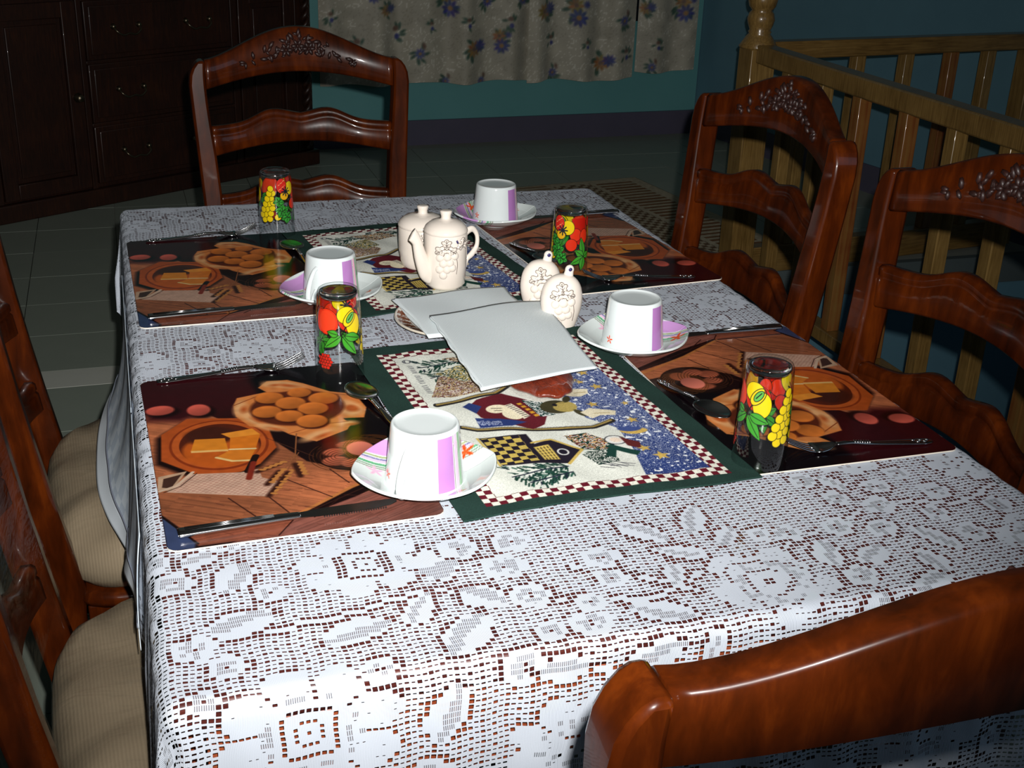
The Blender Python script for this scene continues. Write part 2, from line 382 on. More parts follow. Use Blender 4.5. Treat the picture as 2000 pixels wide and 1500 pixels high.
# ------------------------------------------------------------------ stair railing
rl = empty('stair_railing', (2.17, 2.70, 0), 0, 'varnished pine stair railing with square balusters and turned newel post', 'railing')
def loc(p): return (p[0] - 2.17, p[1] - 2.70, p[2])
NX, NY = 2.175, 2.735
o = boxo('newel_post', (-.048, .048, -.048, .048, -.0, .845), 'pine', rl, .004); o.location = loc((NX, NY, 0))
lathe('newel_finial', [(.0, .845), (.066, .845), (.068, .85), (.045, .885), (.037, .893), (.041, .90), (.036, .906), (.044, .925), (.048, .942), (.043, .962), (.034, .972), (.046, .985), (.052, 1.01), (.04, 1.045), (.03, 1.06), (.05, 1.09), (.058, 1.12), (.05, 1.16), (.02, 1.185), (.0, 1.19)], 'pine', rl, 32, loc=loc((NX, NY, 0)))
def raily(name, x, z0, z1, wdt, y0, y1, dx=0):
    o = boxo(name, (-wdt / 2, wdt / 2, y0 - y1, 0, z0, z1), 'pine', rl, .004); o.location = loc((x, y1, 0))
o = boxo('top_rail', (-.033, .033, -4.3, -.05, .80, .862), 'pine', rl, .006); o.location = loc((NX, NY, 0))
o.rotation_euler[2] = 0
o = boxo('bottom_rail', (-.03, .03, -4.3, -.05, -.0, .045), 'pine', rl, .004); o.location = loc((NX, NY, 0))
AA = math.atan2(2.907 - 2.76, 3.42 - 2.285)
o = boxo('top_rail', (.05, 1.33, -.03, .03, .80, .862), 'pine_x', rl, .006); o.location = loc((NX, NY + .03, 0)); o.rotation_euler[2] = AA
o = boxo('bottom_rail', (.05, 1.33, -.028, .028, .0, .105), 'pine_x', rl, .004); o.location = loc((NX, NY + .03, 0)); o.rotation_euler[2] = AA
bal = {}
def baluster(x, y, z0, ang, mat):
    if mat not in bal: 
        bm = bmesh.new(); box(bm, -.022, .022, -.022, .022, 0, .80); bal[mat] = bmo('baluster', bm, mat, rl, bev=.003); o = bal[mat]
    else:
        o = bal[mat].copy(); COL.objects.link(o)
    o.location = loc((x, y, z0)); o.scale[2] = (.80 - z0) / .80; o.rotation_euler[2] = ang
for k, y in enumerate([2.49, 2.27, 2.05, 1.805, 1.58, 1.355, 1.13, .905, .68, .455, .23, 0, -.225, -.45]): baluster(NX, y, .045, 0, 'pine_red' if k in (2, 3, 6) else 'pine')
for k, s in enumerate([.24, .47, .70, .92, 1.11]): baluster(NX + s * math.cos(AA), NY + .03 + s * math.sin(AA), .105, AA, 'pine_red' if k == 3 else 'pine')
o = boxo('end_post', (-.04, .04, -.04, .04, 0, .86), 'pine', rl, .004); o.location = loc((NX + 1.34 * math.cos(AA), NY + .03 + 1.34 * math.sin(AA), 0)); o.rotation_euler[2] = AA

# ------------------------------------------------------------------ rug
cv = Cv(-700, 0, -1300, 0, 5, (182, 170, 146))
st = (np.floor(cv.Y / 22) % 2 == 0)
band = (cv.X > -260) & (cv.X < -60) & (cv.Y < -50) & st; cv.put(band * .8, (112, 72, 44))
ch = (np.floor(cv.X / 26) + np.floor(cv.Y / 26)) % 2 == 0
cv.put(((cv.X > -480) & (cv.X < -280) & (cv.Y < -50) & ch) * .8, (96, 70, 50))
cv.put(((cv.X < -500) & st) * .6, (120, 90, 60))
cv.A *= (1 + .15 * (cv.noise(12, 3) - .5))[..., None]
me = gridmesh('woven_rug', cv.X / 1000, cv.Y / 1000, np.full(cv.X.shape, .006), colors=cv.A)
rg = link('woven_rug', me, 'rug'); rg.location = (2.40, 4.24, 0.002); rg.rotation_euler[2] = math.radians(8)
md = rg.modifiers.new('s', 'SOLIDIFY'); md.thickness = .007; md.offset = -1
tag(rg, 'beige woven rug with brown stripe and check bands on the tiled floor', 'rug')

# ------------------------------------------------------------------ cabinet
cb = empty('sideboard_cabinet', (-.451, 3.969, 0), math.radians(30.77), 'large dark wooden cabinet with panelled doors and drawers beside the back wall', 'cabinet')
bm = bmesh.new(); box(bm, -1.0, 1.60, .02, .40, 0, 1.36); bmo('carcass', bm, 'cabinet', cb, bev=.004)
boxo('plinth', (-1.0, 1.62, -.012, .03, 0, .075), 'cabinet', cb, .006)
boxo('cabinet_top', (-1.03, 1.63, -.03, .41, 1.36, 1.40), 'cabinet', cb, .008)
for s0, s1 in ((-.035, .0), (.395, .42), (1.14, 1.175), (1.5, 1.515)): boxo('frame_stile', (s0, s1, .0, .022, .075, 1.36), 'cabinet', cb, .003)
def door(s0, s1, z0, z1, knob):
    bm = bmesh.new(); f = .062
    box(bm, s0, s0 + f, -.004, .02, z0, z1); box(bm, s1 - f, s1, -.004, .02, z0, z1)
    box(bm, s0 + f, s1 - f, -.004, .02, z0, z0 + f); box(bm, s0 + f, s1 - f, -.004, .02, z1 - f, z1)
    box(bm, s0 + f, s1 - f, .010, .02, z0 + f, z1 - f); box(bm, s0 + f + .022, s1 - f - .022, .0, .02, z0 + f + .022, z1 - f - .022)
    d = bmo('door', bm, 'cabinet', cb, bev=.003)
    if knob: lathe('knob', [(0, 0), (.018, 0), (.02, .004), (.008, .009), (.008, .016), (.016, .022), (.014, .03), (0, .032)], 'brass', d, 20).matrix_local = Matrix.Translation((knob, -.004, (z0 + z1) / 2)) @ Matrix.Rotation(PI / 2, 4, 'X')
door(.004, .39, .085, .845, .362); door(-.52, -.04, .085, .845, -.07); door(-.99, -.53, .085, .845, None); door(1.18, 1.495, .085, .845, None)
door(.004, .39, .87, 1.34, None); door(1.18, 1.495, .87, 1.34, None)
for z0, z1 in ((.095, .335), (.35, .59), (.605, .84), (.86, 1.09), (1.105, 1.34)):
    bm = bmesh.new(); box(bm, .425, 1.135, -.002, .02, z0, z1); box(bm, .445, 1.115, -.008, .0, z0 + .02, z1 - .02); dr = bmo('drawer', bm, 'cabinet', cb, bev=.004)
    for sx in (.61, .96):
        bm = bmesh.new(); zc = (z0 + z1) / 2
        tube(bm, [(sx - .06, -.012, zc + .01), (sx - .055, -.03, zc - .006), (sx - .03, -.034, zc - .022), (sx, -.034, zc - .017), (sx + .03, -.034, zc - .022), (sx + .055, -.03, zc - .006), (sx + .06, -.012, zc + .01)], .0042)
        for q in (-1, 1):
            tube(bm, [(sx + q * .06, -.007, zc + .012), (sx + q * .06, -.022, zc + .012)], [.013, .007], 12)
        bmo('handle', bm, 'brass', dr)
    boxo('frame_rail', (.42, 1.14, .0, .021, z1, z1 + .014), 'cabinet', cb, .002)
bm = bmesh.new()
for k in range(2):
    tube(bm, [(1.557 + .012 * math.cos(t * .9 + k * PI), -.004 + .012 * math.sin(t * .9 + k * PI), .09 + t * .0125) for t in range(100)], .012, 8, n=2)
bmo('rope_column', bm, 'cabinet', cb)
boxo('corner_post', (1.515, 1.60, .008, .03, .075, 1.36), 'cabinet', cb, .003)

# ------------------------------------------------------------------ curtain
W0, W1, Z0, Z1 = 0, 2120, 0, 1560
cv = Cv(W0, W1, Z0, Z1, 6, (178, 172, 154))
n1 = cv.noise(50, 1); n2 = cv.noise(14, 2); n3 = cv.noise(9, 5)
cv.A = cv.A * (1 + .12 * (n1 - .5))[..., None]
cv.put(((np.abs(n2 - .5) < .04) & (n1 > .45)) * .6, (232, 228, 214))
cv.put(((np.abs(n3 - .5) < .05) & (n1 < .42)) * .4, (138, 132, 116))
BL, YE, GR, RB = (64, 70, 128), (150, 112, 62), (64, 92, 76), (112, 86, 72)
def bloom(x, y, r, col, ctr):
    for k in range(9):
        t = k * 2 * PI / 9 + x; cv.ell(x + r * .62 * math.cos(t), y + r * .62 * math.sin(t), r * .42, r * .2, [c * random.uniform(.85, 1.1) for c in col], t, soft=8)
    cv.ell(x, y, r * .28, r * .28, ctr, soft=8)
def bunch(x, y, f=1.0, kind=0):
    for k in range(7): t = random.uniform(0, 2 * PI); cv.ell(x + 44 * f * math.cos(t), y + 50 * f * math.sin(t), 20 * f, 9 * f, GR, t + .4, soft=8)
    if kind == 0: bloom(x, y + 26 * f, 36 * f, YE, RB); bloom(x + 14 * f, y - 30 * f, 42 * f, BL, YE); bloom(x + 50 * f, y + 34 * f, 16 * f, BL, BL)
    elif kind == 1: bloom(x, y, 40 * f, YE, RB); bloom(x + 38 * f, y + 12 * f, 30 * f, BL, BL)
    elif kind == 2: bloom(x, y, 32 * f, BL, YE); cv.ell(x + 26 * f, y + 48 * f, 12 * f, 20 * f, RB, .3, soft=10)
    else: cv.ell(x, y + 30 * f, 20 * f, 16 * f, RB, .2, soft=10); cv.ell(x + 8 * f, y - 20 * f, 16 * f, 18 * f, BL, 0, soft=8)
# hem at z=0 is world z .35; window of view shows the lower 0.45 m
def C(px, py): return ((px - 620) / 758 * 2100, (168 - py) / 165 * 430)
for px, py, f, k in [(862, 12, 1, 0), (940, 12, .8, 2), (720, 0, .9, 2), (765, 70, .8, 3), (808, 112, .8, 2), (912, 100, 1, 1), (965, 90, .9, 0), (900, 50, .6, 3), (690, 95, .8, 3), (640, 40, .6, 3), (745, 25, .7, 1), (1060, 30, 1, 1), (1125, 30, 1.1, 0), (1225, 50, .8, 2), (1270, 35, .8, 1), (1352, 35, 1.1, 0), (1080, 90, .6, 3), (1185, 132, 1, 1), (1087, 155, .7, 2), (1290, 155, .7, 2), (1300, 110, .6, 3), (1235, 120, .7, 3), (860, 165, .6, 2), (930, 165, .6, 2), (1010, 10, .7, 2), (830, 60, .5, 3), (985, 55, .7, 3), (1150, 95, .5, 3)]:
    x, y = C(px, py); bunch(x, y, f, k)
for k in range(60): bunch(random.uniform(40, 2080), random.uniform(540, 1520), random.uniform(.7, 1.1), random.randrange(4))
def cpanel(name, i0, i1, zlift, amp, label, ph):
    X = cv.X[:, i0:i1] / 1000; Z = cv.Y[:, i0:i1] / 1000; t = X * 1000
    taper = 1 - Z / 1.56 * .35
    y = -amp * taper * (np.sin(t / 38 + ph) * 1.0 + .5 * np.sin(t / 93 + ph * 2) + .25 * np.sin(t / 23))
    lift = zlift * (1 - Z / 1.56) + .008 * np.sin(t / 70 + ph) * (1 - Z / 1.56)
    me = gridmesh(name, X, y, Z + lift, colors=cv.A[:, i0:i1])
    return link(name, me, 'curtain')
ct = None
nW = cv.X.shape[1]; cut1 = int(nW * .535); cut2 = int(nW * .832)
ct = empty('floral_curtain', (1.0, 5.06, .33), math.radians(2.7), 'beige brocade curtain panel with blue and ochre flowers, left of the middle gap', 'curtain', 'floral curtain panels')
ct2 = empty('floral_curtain', (1.0, 5.06, .33), math.radians(2.7), 'beige brocade curtain with blue and ochre flowers, right of the middle gap', 'curtain', 'floral curtain panels')
a_ = cpanel('curtain_panel', 0, cut1, 0, .022, '', 0); a_.parent = ct
a_ = cpanel('curtain_panel', cut1, cut2, -.004, .024, '', 1.7); a_.parent = ct2; a_.location = (-.026, -.014, 0)
a_ = cpanel('curtain_panel', cut2, nW, .03, .018, '', 2.9); a_.parent = ct2; a_.location = (-.014, 0, 0)
cr = empty('curtain_rod', (1.0, 5.06, 1.8845), math.radians(2.7), 'dark metal rod holding the floral curtain', 'curtain rod')
bm = bmesh.new(); tube(bm, [(-.1, -.0, .02), (2.25, -.0, .02)], .012, 12); bmo('rod', bm, 'brass', cr)
wn = wallseg('window_1', (1.08, 5.155), (2.98, 5.243), .62, 1.80, 'blue_wall', th=.03, label='window opening hidden behind the floral curtain')
wn.data.materials.clear(); wn.data.materials.append(plain('night_window_glass', L3(20, 26, 34), rough=.1))
# ================================================================== TABLE
tb = empty('dining_table', (.4775, .3825, 0), 0, 'long mahogany dining table hidden under the white lace cloth', 'table')
bm = bmesh.new(); box(bm, -.4775 + .012, .4775 - .012, -.7725 + .012, .7725 - .012, TZ - .034, TZ - .004); o = bmo('tabletop', bm, 'table', tb, bev=.006)
for s in (-1, 1):
    boxo('apron', (-.44, .44, s * .745 - .011, s * .745 + .011, TZ - .125, TZ - .034), 'apron', tb)
    boxo('apron', (s * .452 - .011, s * .452 + .011, -.733, .733, TZ - .125, TZ - .034), 'apron', tb)
    for q in (-1, 1): lathe('leg', [(0, 0), (.024, 0), (.026, .02), (.02, .05), (.03, .12), (.036, .30), (.03, .50), (.038, .58), (.042, .60), (.042, TZ - .034), (0, TZ - .034)], 'table', tb, 16, loc=(s * .40, q * .70, 0))

# ---- lace cloth
CS = .0056
DRL, DRR, DRN, DRF = .19, .20, .24, .20
nx = int(round((.955 + DRL + DRR) / CS)); ny = int(round((1.545 + DRN + DRF) / CS))
cx = -DRL + (np.arange(nx) + .5) * CS; cy = -.39 - DRN + (np.arange(ny) + .5) * CS
CX, CY = np.meshgrid(cx, cy); I, J = np.meshgrid(np.arange(nx), np.arange(ny))
hx = np.where((I + J) % 2 == 0, .36, .30); hy = np.where((I + J) % 2 == 0, .15, .10); sm = np.zeros_like(hx)
stag = ((I + 2 * J) % 4 == 0); hx = np.where(stag, .38, hx); hy = np.where(stag, .27, hy)
_g = rng.random((ny // 5 + 3, nx // 5 + 3)); bign = _g[J // 5, I // 5] * .6 + .4 * rng.random(hx.shape)
def ap(m, a_, b_, c_):
    global hx, hy, sm
    hx = np.where(m, a_, hx); hy = np.where(m, b_, hy); sm = np.where(m, c_, sm)
def shape(d, inner='solid'):
    """d: signed distance (m), negative inside; outline of open squares round it"""
    o_ = (d > 0) & (d < CS * 1.05); ap(o_, .40, .37, 0); ap(o_ & (bign < .48), .36, .14, 0)
    ap(d <= 0, 0, 0, 0); ap((d < -CS) & (rng.random(d.shape) < .10), .24, .07, 0)
def daisy(x, y, r, n=8, rot=0., sq=.85):
    u = CX - x; v = (CY - y) / sq; rr = np.hypot(u, v); th = np.arctan2(v, u) + rot
    pet = np.abs(np.cos(n * th / 2)); R_ = r * (.64 + .36 * pet ** .45)
    shape(rr - R_)
    ap((rr < r * .92) & (pet < .11 * r / np.maximum(rr, .2 * r)) & (rr > r * .46), .38, .22, 0)
    ap((rr < r * .56) & (rr > r * .2) & (rng.random(rr.shape) < .62 - .5 * rr / r), .0, .0, .7)
    ii = np.round((CX - x) / CS).astype(int); jj = np.round((CY - y) / CS).astype(int); k = np.maximum(abs(ii), abs(jj))
    ap((k <= (5 if r > .0641 else 2)), 0, 0, 0)
    ap((k == 4) & ~((abs(ii) == 4) & (abs(jj) == 4)) & (r > .0641), .36, .34, 0); ap((k == 2) & ((r > .0641) | (rng.random(k.shape) < .6)), .32, .28, 0); ap(k == 0, .3, .3, 0); ap((k == 2) & (abs(ii) == 2) & (abs(jj) == 2), 0, 0, 0)
def rose(x, y, r, rot=0.):
    u = CX - x; v = CY - y; rr = np.hypot(u, v); th = np.arctan2(v, u) + rot
    shape(rr - r * (.86 + .14 * np.cos(5 * th) + .05 * np.cos(9 * th)))
    for q, a1, a2 in ((.62, .3, 3.6), (.60, 3.9, 5.9), (.36, 1.4, 4.4), (.34, 5., 7.2)):
        tt = (th + rot - a1) % (2 * PI); ap((np.abs(rr - r * q * (1 + .12 * np.sin(3 * th))) < CS * .5) & (tt < a2 - a1), .36, .24, 0)
    ap((rr < r * .56) & (rr > r * .4) & (rng.random(rr.shape) < .5), 0, 0, .6); ap((rr > r * .68) & (rr < r * .85) & (rng.random(rr.shape) < .3), .26, .08, 0)
    ap(rr < CS * 1.2, .38, .34, 0)
def leaf(x, y, a_, b_, ang, mode=0):
    c, s = math.cos(ang), math.sin(ang); u = (CX - x) * c + (CY - y) * s; v = -(CX - x) * s + (CY - y) * c
    e = np.abs(v) / (b_ * np.clip(1 - (u / a_) ** 2, 0, 1) ** .7 + 1e-6); d = np.where(np.abs(u) < a_, (e - 1) * b_, 1)
    ap((d > 0) & (d < CS * 1.1) | ((np.abs(u) >= a_) & (np.abs(u) < a_ + CS) & (np.abs(v) < CS)), .40, .38, 0); ap(d <= 0, 0, 0, 0)
    ap((d < -CS * 1.1) & (v * (1 if mode else -1) > -CS * .3), 0, 0, .72)
def blossom(x, y, r):
    u = CX - x; v = CY - y; rr = np.hypot(u, v); th = np.arctan2(v, u)
    shape(rr - r * (.78 + .22 * np.abs(np.cos(2.5 * th)))); ap((rr < r * .6) & (rng.random(rr.shape) < .7), 0, 0, .7); ap(rr < CS * .7, .34, .3, 0)
def vine(pts):
    P = smoothpts([(p[0], p[1], 0) for p in pts], 8); D = np.full(CX.shape, 9.)
    for a0, b0 in zip(P, P[1:]):
        d = np.array([b0.x - a0.x, b0.y - a0.y]); t = np.clip(((CX - a0.x) * d[0] + (CY - a0.y) * d[1]) / (d @ d + 1e-9), 0, 1)
        D = np.minimum(D, np.hypot(CX - a0.x - t * d[0], CY - a0.y - t * d[1]))
    ap(D < CS * .5, 0, 0, 0); ap((D >= CS * .5) & (D < CS * 1.4), .40, .36, 0)
motifs = []
def free(x, y, r): return all(math.hypot(x - a0, y - b0) > r + c0 for a0, b0, c0 in motifs)
def mot(f, x, y, r, *k): motifs.append((x, y, r)); f(x, y, r, *k)
def inv(x, y):  # net zones left open
    return (.33 < x < .66 and -.235 < y < -.14) or (.02 < x < .19 and .45 < y < .5)
vine([(.05, -.30), (.16, -.29), (.26, -.27), (.36, -.31), (.46, -.33), (.52, -.30)]); vine([(.62, -.28), (.70, -.25), (.78, -.22), (.86, -.24), (.93, -.21)])
vine([(.3, -.38), (.42, -.42), (.56, -.44), (.7, -.41), (.86, -.40)]); vine([(.40, -.26), (.45, -.29), (.50, -.33)])
mot(daisy, .202, -.205, .066, 8, .2); mot(daisy, .122, -.425, .080, 8, .5); mot(rose, .578, -.335, .066, .3)
mot(daisy, .172, .383, .045, 8, .1); mot(daisy, .895, .425, .05, 8, .3); mot(daisy, .80, .47, .045, 8, .0); mot(rose, .90, -.33, .055, 1.); mot(daisy, .70, .41, .05, 7, 0)
for x, y, a0, b0, t, m in [(.492, -.215, .030, .015, 2.4, 0), (.555, -.205, .030, .014, 1.1, 1), (.515, -.262, .028, .012, 2.7, 1), (.575, -.245, .020, .012, .9, 0), (.455, -.355, .034, .016, -.5, 0), (.43, -.41, .036, .017, .4, 1), (.66, -.30, .025, .015, 1.3, 0), (.705, -.315, .022, .015, .6, 1), (.66, -.40, .03, .014, .9, 0), (.735, -.375, .03, .014, .5, 1), (.79, -.30, .03, .012, -1.1, 0),
                          (.075, -.28, .036, .02, .4, 1), (.175, -.315, .032, .018, .3, 0), (.27, -.345, .036, .02, .9, 1), (.27, -.225, .02, .03, .2, 0), (.08, -.2, .028, .018, 1.2, 0), (.05, -.16, .02, .014, .4, 1), (.24, -.43, .03, .018, 1.2, 0), (.30, -.29, .026, .018, -.7, 1)]:
    motifs.append((x, y, max(a0, b0) * .8)); leaf(x, y, a0, b0, t, m)
for x, y, r in [(.335, -.245, .024), (.355, -.20, .021), (.30, -.20, .022), (.345, -.30, .021), (.385, -.355, .022), (.31, -.395, .02), (.43, -.29, .017), (.395, -.325, .016), (.64, -.255, .018), (.70, -.255, .018), (.745, -.27, .018), (.77, -.225, .020), (.73, -.20, .017), (.82, -.255, .017), (.85, -.21, .02), (.79, -.185, .017), (.61, -.25, .014), (.835, -.30, .018), (.90, -.255, .018), (.06, -.34, .017), (.185, -.375, .016)]:
    mot(blossom, x, y, r)
R2 = random.Random(11)
for f, n, r0, r1 in ((daisy, 70, .045, .064), (rose, 45, .042, .06)):
    for _ in range(n * 6):
        x = R2.uniform(-DRL, .955 + DRR); y = R2.uniform(-.39 - DRN, 1.155 + DRF); r = R2.uniform(r0, r1)
        if free(x, y, r + .005) and not inv(x, y): mot(f, x, y, r, *([8, R2.random()] if f is daisy else [R2.random() * 6]))
for _ in range(2600):
    x = R2.uniform(-DRL, .955 + DRR); y = R2.uniform(-.39 - DRN, 1.155 + DRF)
    if inv(x, y): continue
    if R2.random() < .5:
        r = R2.uniform(.014, .022)
        if free(x, y, r * .92): mot(blossom, x, y, r)
    else:
        r = R2.uniform(.018, .03)
        if free(x, y, r * .72): motifs.append((x, y, r * .7)); leaf(x, y, r, r * .5, R2.uniform(0, PI), R2.randrange(2))
# geometry
vx = -DRL + np.arange(nx + 1) * CS; vy = -.39 - DRN + np.arange(ny + 1) * CS
VX, VY = np.meshgrid(vx, vy)
def drape(VX, VY, z0, r=.016, out=.0, extra=0.0, flare=.008):
    x0, x1, y0, y1 = r, .955 - r, -.39 + r, 1.155 - r
    qx = np.clip(VX, x0, x1); qy = np.clip(VY, y0, y1); dx = VX - qx; dy = VY - qy; d = np.hypot(dx, dy)
    nxx = np.where(d > 0, dx / np.maximum(d, 1e-9), 0); nyy = np.where(d > 0, dy / np.maximum(d, 1e-9), 0)
    arc = r * PI / 2; t = np.clip(d / r, 0, PI / 2); h = np.where(d < arc, r * np.sin(t), r); dz = np.where(d < arc, r * (1 - np.cos(t)), r + (d - arc))
    below = np.clip(d - arc, 0, 1); corner = np.clip(np.minimum(abs(dx), abs(dy)) / .04, 0, 1)
    along = VX * np.abs(nyy) + VY * np.abs(nxx)
    wav = (.5 + .5 * np.sin(along * 34 + 1.3)) * .02 + .012 * np.sin(along * 81)
    h = h + below * flare / .2 + np.clip(below / .12, 0, 1) * (wav * .22 + corner * (.008 + .005 * np.sin(np.arctan2(nyy, nxx) * 14))) + out
    return qx + nxx * h, qy + nyy * h, z0 - dz + .0004 * np.sin(VX * 60) * np.cos(VY * 47)
GX, GY, GZ = drape(VX, VY, TZ, out=.0)
GX += .0008 * np.sin(VY * 130 + VX * 20); GY += .0010 * np.sin(VX * 150 + VY * 40)
me = gridmesh('lace_tablecloth', GX, GY, GZ)
uvl = me.uv_layers.new(name='cell')
ii, jj = np.meshgrid(np.arange(nx), np.arange(ny)); ii = ii.reshape(-1); jj = jj.reshape(-1)
e = .0005
uvv = np.stack([np.stack([ii + e, jj + e], -1), np.stack([ii + 1 - e, jj + e], -1), np.stack([ii + 1 - e, jj + 1 - e], -1), np.stack([ii + e, jj + 1 - e], -1)], 1)
uvl.data.foreach_set('uv', uvv.reshape(-1).astype(np.float32))
ca = me.color_attributes.new('lace', 'FLOAT_COLOR', 'CORNER')
c4 = np.repeat(np.stack([hx, hy, sm, np.ones_like(hx)], -1).reshape(-1, 1, 4), 4, 1); ca.data.foreach_set('color', c4.reshape(-1).astype(np.float32))
lc = link('lace_tablecloth', me, 'lace'); tag(lc, 'white floral filet lace tablecloth draped over the dining table', 'tablecloth')
# ---- cotton under cloth, seen hanging below the lace on the left
def under(name, outer, ctrl, label):
    """flap hanging from the table edge and bending outwards to an outer hem curve"""
    pts = smoothpts([(x, y, z + TZ) for x, y, z in outer], 8); n = len(pts); m = 40
    O_ = np.array([tuple(p) for p in pts]); T0 = np.stack([np.full(n, -.004), O_[:, 1] * .96 + .02, np.full(n, TZ - .04)], 1)
    C0 = np.stack([np.full(n, -.012) + .003 * np.sin(O_[:, 1] * 40), O_[:, 1] * .98 + .01, O_[:, 2] + ctrl], 1)
    S_ = np.linspace(0, 1, m)[:, None, None]; P_ = (1 - S_) ** 2 * T0 + 2 * S_ * (1 - S_) * C0 + S_ ** 2 * O_
    og_ = P_.mean((0, 1)); root = empty(name, tuple(og_), 0, label, 'cloth', 'cotton underlay flaps on the left side'); P_ = P_ - og_
    k = int(m * .84)
    for nm, a0, b0, mt, off in (('flap', 0, k, 'cotton', 0), ('hem', k - 1, m, 'hem', .0), ('seam', k - 2, k, 'seam', .0014)):
        q = P_[a0:b0]; o = link(nm, gridmesh(nm, q[..., 0] - off, q[..., 1], q[..., 2] + off), mt, root)
        md = o.modifiers.new('s', 'SOLIDIFY'); md.thickness = .0010
under('cotton_underlay', [(-.016, .885, -.235), (-.043, .84, -.247), (-.061, .72, -.248), (-.066, .592, -.248), (-.064, .488, -.248), (-.052, .406, -.249), (-.038, .348, -.250), (-.026, .300, -.25)], .045, 'white cotton underlay flap with a broad hem resting on the farther beige seat')
under('cotton_underlay', [(-.024, .285, -.235), (-.030, .20, -.215), (-.027, .15, -.2), (-.019, .11, -.2), (-.016, .05, -.19), (-.014, -.05, -.17)], .07, 'white cotton underlay flap hanging between the two beige seats')

# ================================================================== CHAIRS
def chair(loc_, rz, label, group, scale=1.0, wrapped=False, cushion=True):
    c = empty('dining_chair', loc_, rz, label, 'chair', group, scale)
    def ylean(z): return (-.20 - (.44 - z) * .10 if z < .44 else -.20 - (z - .44) * .145 - .03 * math.sin(max(0, min(1, (z - .44) / .6)) * PI) * .3)
    def xw(z): return .200 + .030 * max(0, min(1, (z - .44) / .56)) if z > .44 else .200
    for s in (-1, 1):
        bm = bmesh.new(); rings = []
        zs = [0, .15, .3, .44, .52, .6, .68, .76, .84, .9, .95, .985, 1.005, 1.018, 1.028, 1.033]
        for z in zs:
            xo = xw(z); yy = ylean(z); wv_ = .036 + .003 * math.sin(z * 18)
            if z > .98: xo -= (.030 * (1 - math.sqrt(max(0, 1 - ((z - .98) / .054) ** 2))))
            xi = xw(z) - wv_
            dp = .021
            rings.append([bm.verts.new((s * xx, yy + dd, z)) for xx, dd in ((xi, -dp), (xo, -dp), (xo, dp), (xi, dp))])
        for a0, b0 in zip(rings, rings[1:]):
            for k in range(4): bm.faces.new((a0[k], a0[(k + 1) % 4], b0[(k + 1) % 4], b0[k]))
        bm.faces.new(rings[0]); bm.faces.new(rings[-1])
        bmo('rear_post', bm, 'chair', c, bev=.005)
        bm = bmesh.new(); box(bm, s * .19 - .02, s * .19 + .02, .165, .205, 0, .41); bmo('front_leg', bm, 'chair', c, bev=.005)
        boxo('side_rail', (s * .185 - .012, s * .185 + .012, -.18, .17, .34, .41), 'chair', c, .003)
        boxo('stretcher', (s * .185 - .010, s * .185 + .010, -.19, .17, .16, .185), 'chair', c, .003)
    boxo('front_rail', (-.17, .17, .175, .197, .34, .41), 'chair', c, .003); boxo('back_rail', (-.168, .168, -.205, -.183, .34, .41), 'chair', c, .003)
    boxo('stretcher', (-.18, .18, -.03, -.01, .162, .183), 'chair', c, .003)
    # wooden seat, superellipse
    bm = bmesh.new()
    def sell(rx, ry, z, n=40, p=5, cy0=.0): return [bm.verts.new((rx * math.copysign(abs(math.cos(t)) ** (2 / p), math.cos(t)), cy0 + ry * math.copysign(abs(math.sin(t)) ** (2 / p), math.sin(t)), z)) for t in [2 * PI * k / n for k in range(n)]]
    rs = [sell(.205, .20, .41), sell(.222, .215, .414), sell(.226, .219, .424), sell(.222, .215, .436), sell(.19, .18, .44)]
    for a0, b0 in zip(rs, rs[1:]):
        for k in range(40): bm.faces.new((a0[k], a0[(k + 1) % 40], b0[(k + 1) % 40], b0[k]))
    bm.faces.new(rs[0]); bm.faces.new(rs[-1]); bmo('seat', bm, 'chair', c)
    if cushion:
        bm = bmesh.new(); prof = [(.205, .442), (.216, .448), (.224, .462), (.226, .480), (.222, .498), (.212, .515), (.195, .527), (.165, .535), (.11, .539), (.05, .541)]
        rs = []
        for r_, z in prof:
            ring = sell(r_ * 1.07, r_ * .99, z, 64, 3.6, .0); rs.append(ring)
            for v in ring:
                v.co.z += .0055 * math.sin(v.co.x * 46 + v.co.y * 22) * (1 if .45 < z < .536 else 0) + .002 * math.sin(v.co.y * 90 - v.co.x * 30) * (1 if z < .536 else 0)
        for a0, b0 in zip(rs, rs[1:]):
            for k in range(64): bm.faces.new((a0[k], a0[(k + 1) % 64], b0[(k + 1) % 64], b0[k]))
        bm.faces.new(rs[0]); bm.faces.new(rs[-1]); bmo('seat_pad', bm, 'seat', c)
    # rails of the back
    def rail(name, top, bot, groove, th, bow, mat='chair', n=41):
        bm = bmesh.new(); rings = []
        for i in range(n):
            u = -1 + 2 * i / (n - 1); zt = top(u); zb = bot(u); X = u * (xw(zt) - .036 + .001)
            h = th / 2; b = .004
            pr = [(-h + b, zb), (h - b, zb), (h, zb + b)]
            if groove: pr += [(h, zt - groove - .004), (h - .003, zt - groove), (h - .0005, zt - groove + .003)]
            pr += [(h, zt - b), (h - b, zt), (-h + b, zt), (-h, zt - b), (-h, zb + b)]
            rings.append([bm.verts.new((X, ylean(zz) - bow * (1 - u * u) + d, zz)) for d, zz in pr])
        m = len(rings[0])
        for a0, b0 in zip(rings, rings[1:]):
            for k in range(m): bm.faces.new((a0[k], a0[(k + 1) % m], b0[(k + 1) % m], b0[k]))
        bm.faces.new(rings[0]); bm.faces.new(rings[-1]); return bmo(name, bm, mat, c, bev=0)
    ctop = lambda u: 1.033 + .060 * (.5 + .5 * math.cos(PI * u)) ** .75
    cbot = lambda u: .975 + .028 * math.cos(PI * u / 2)
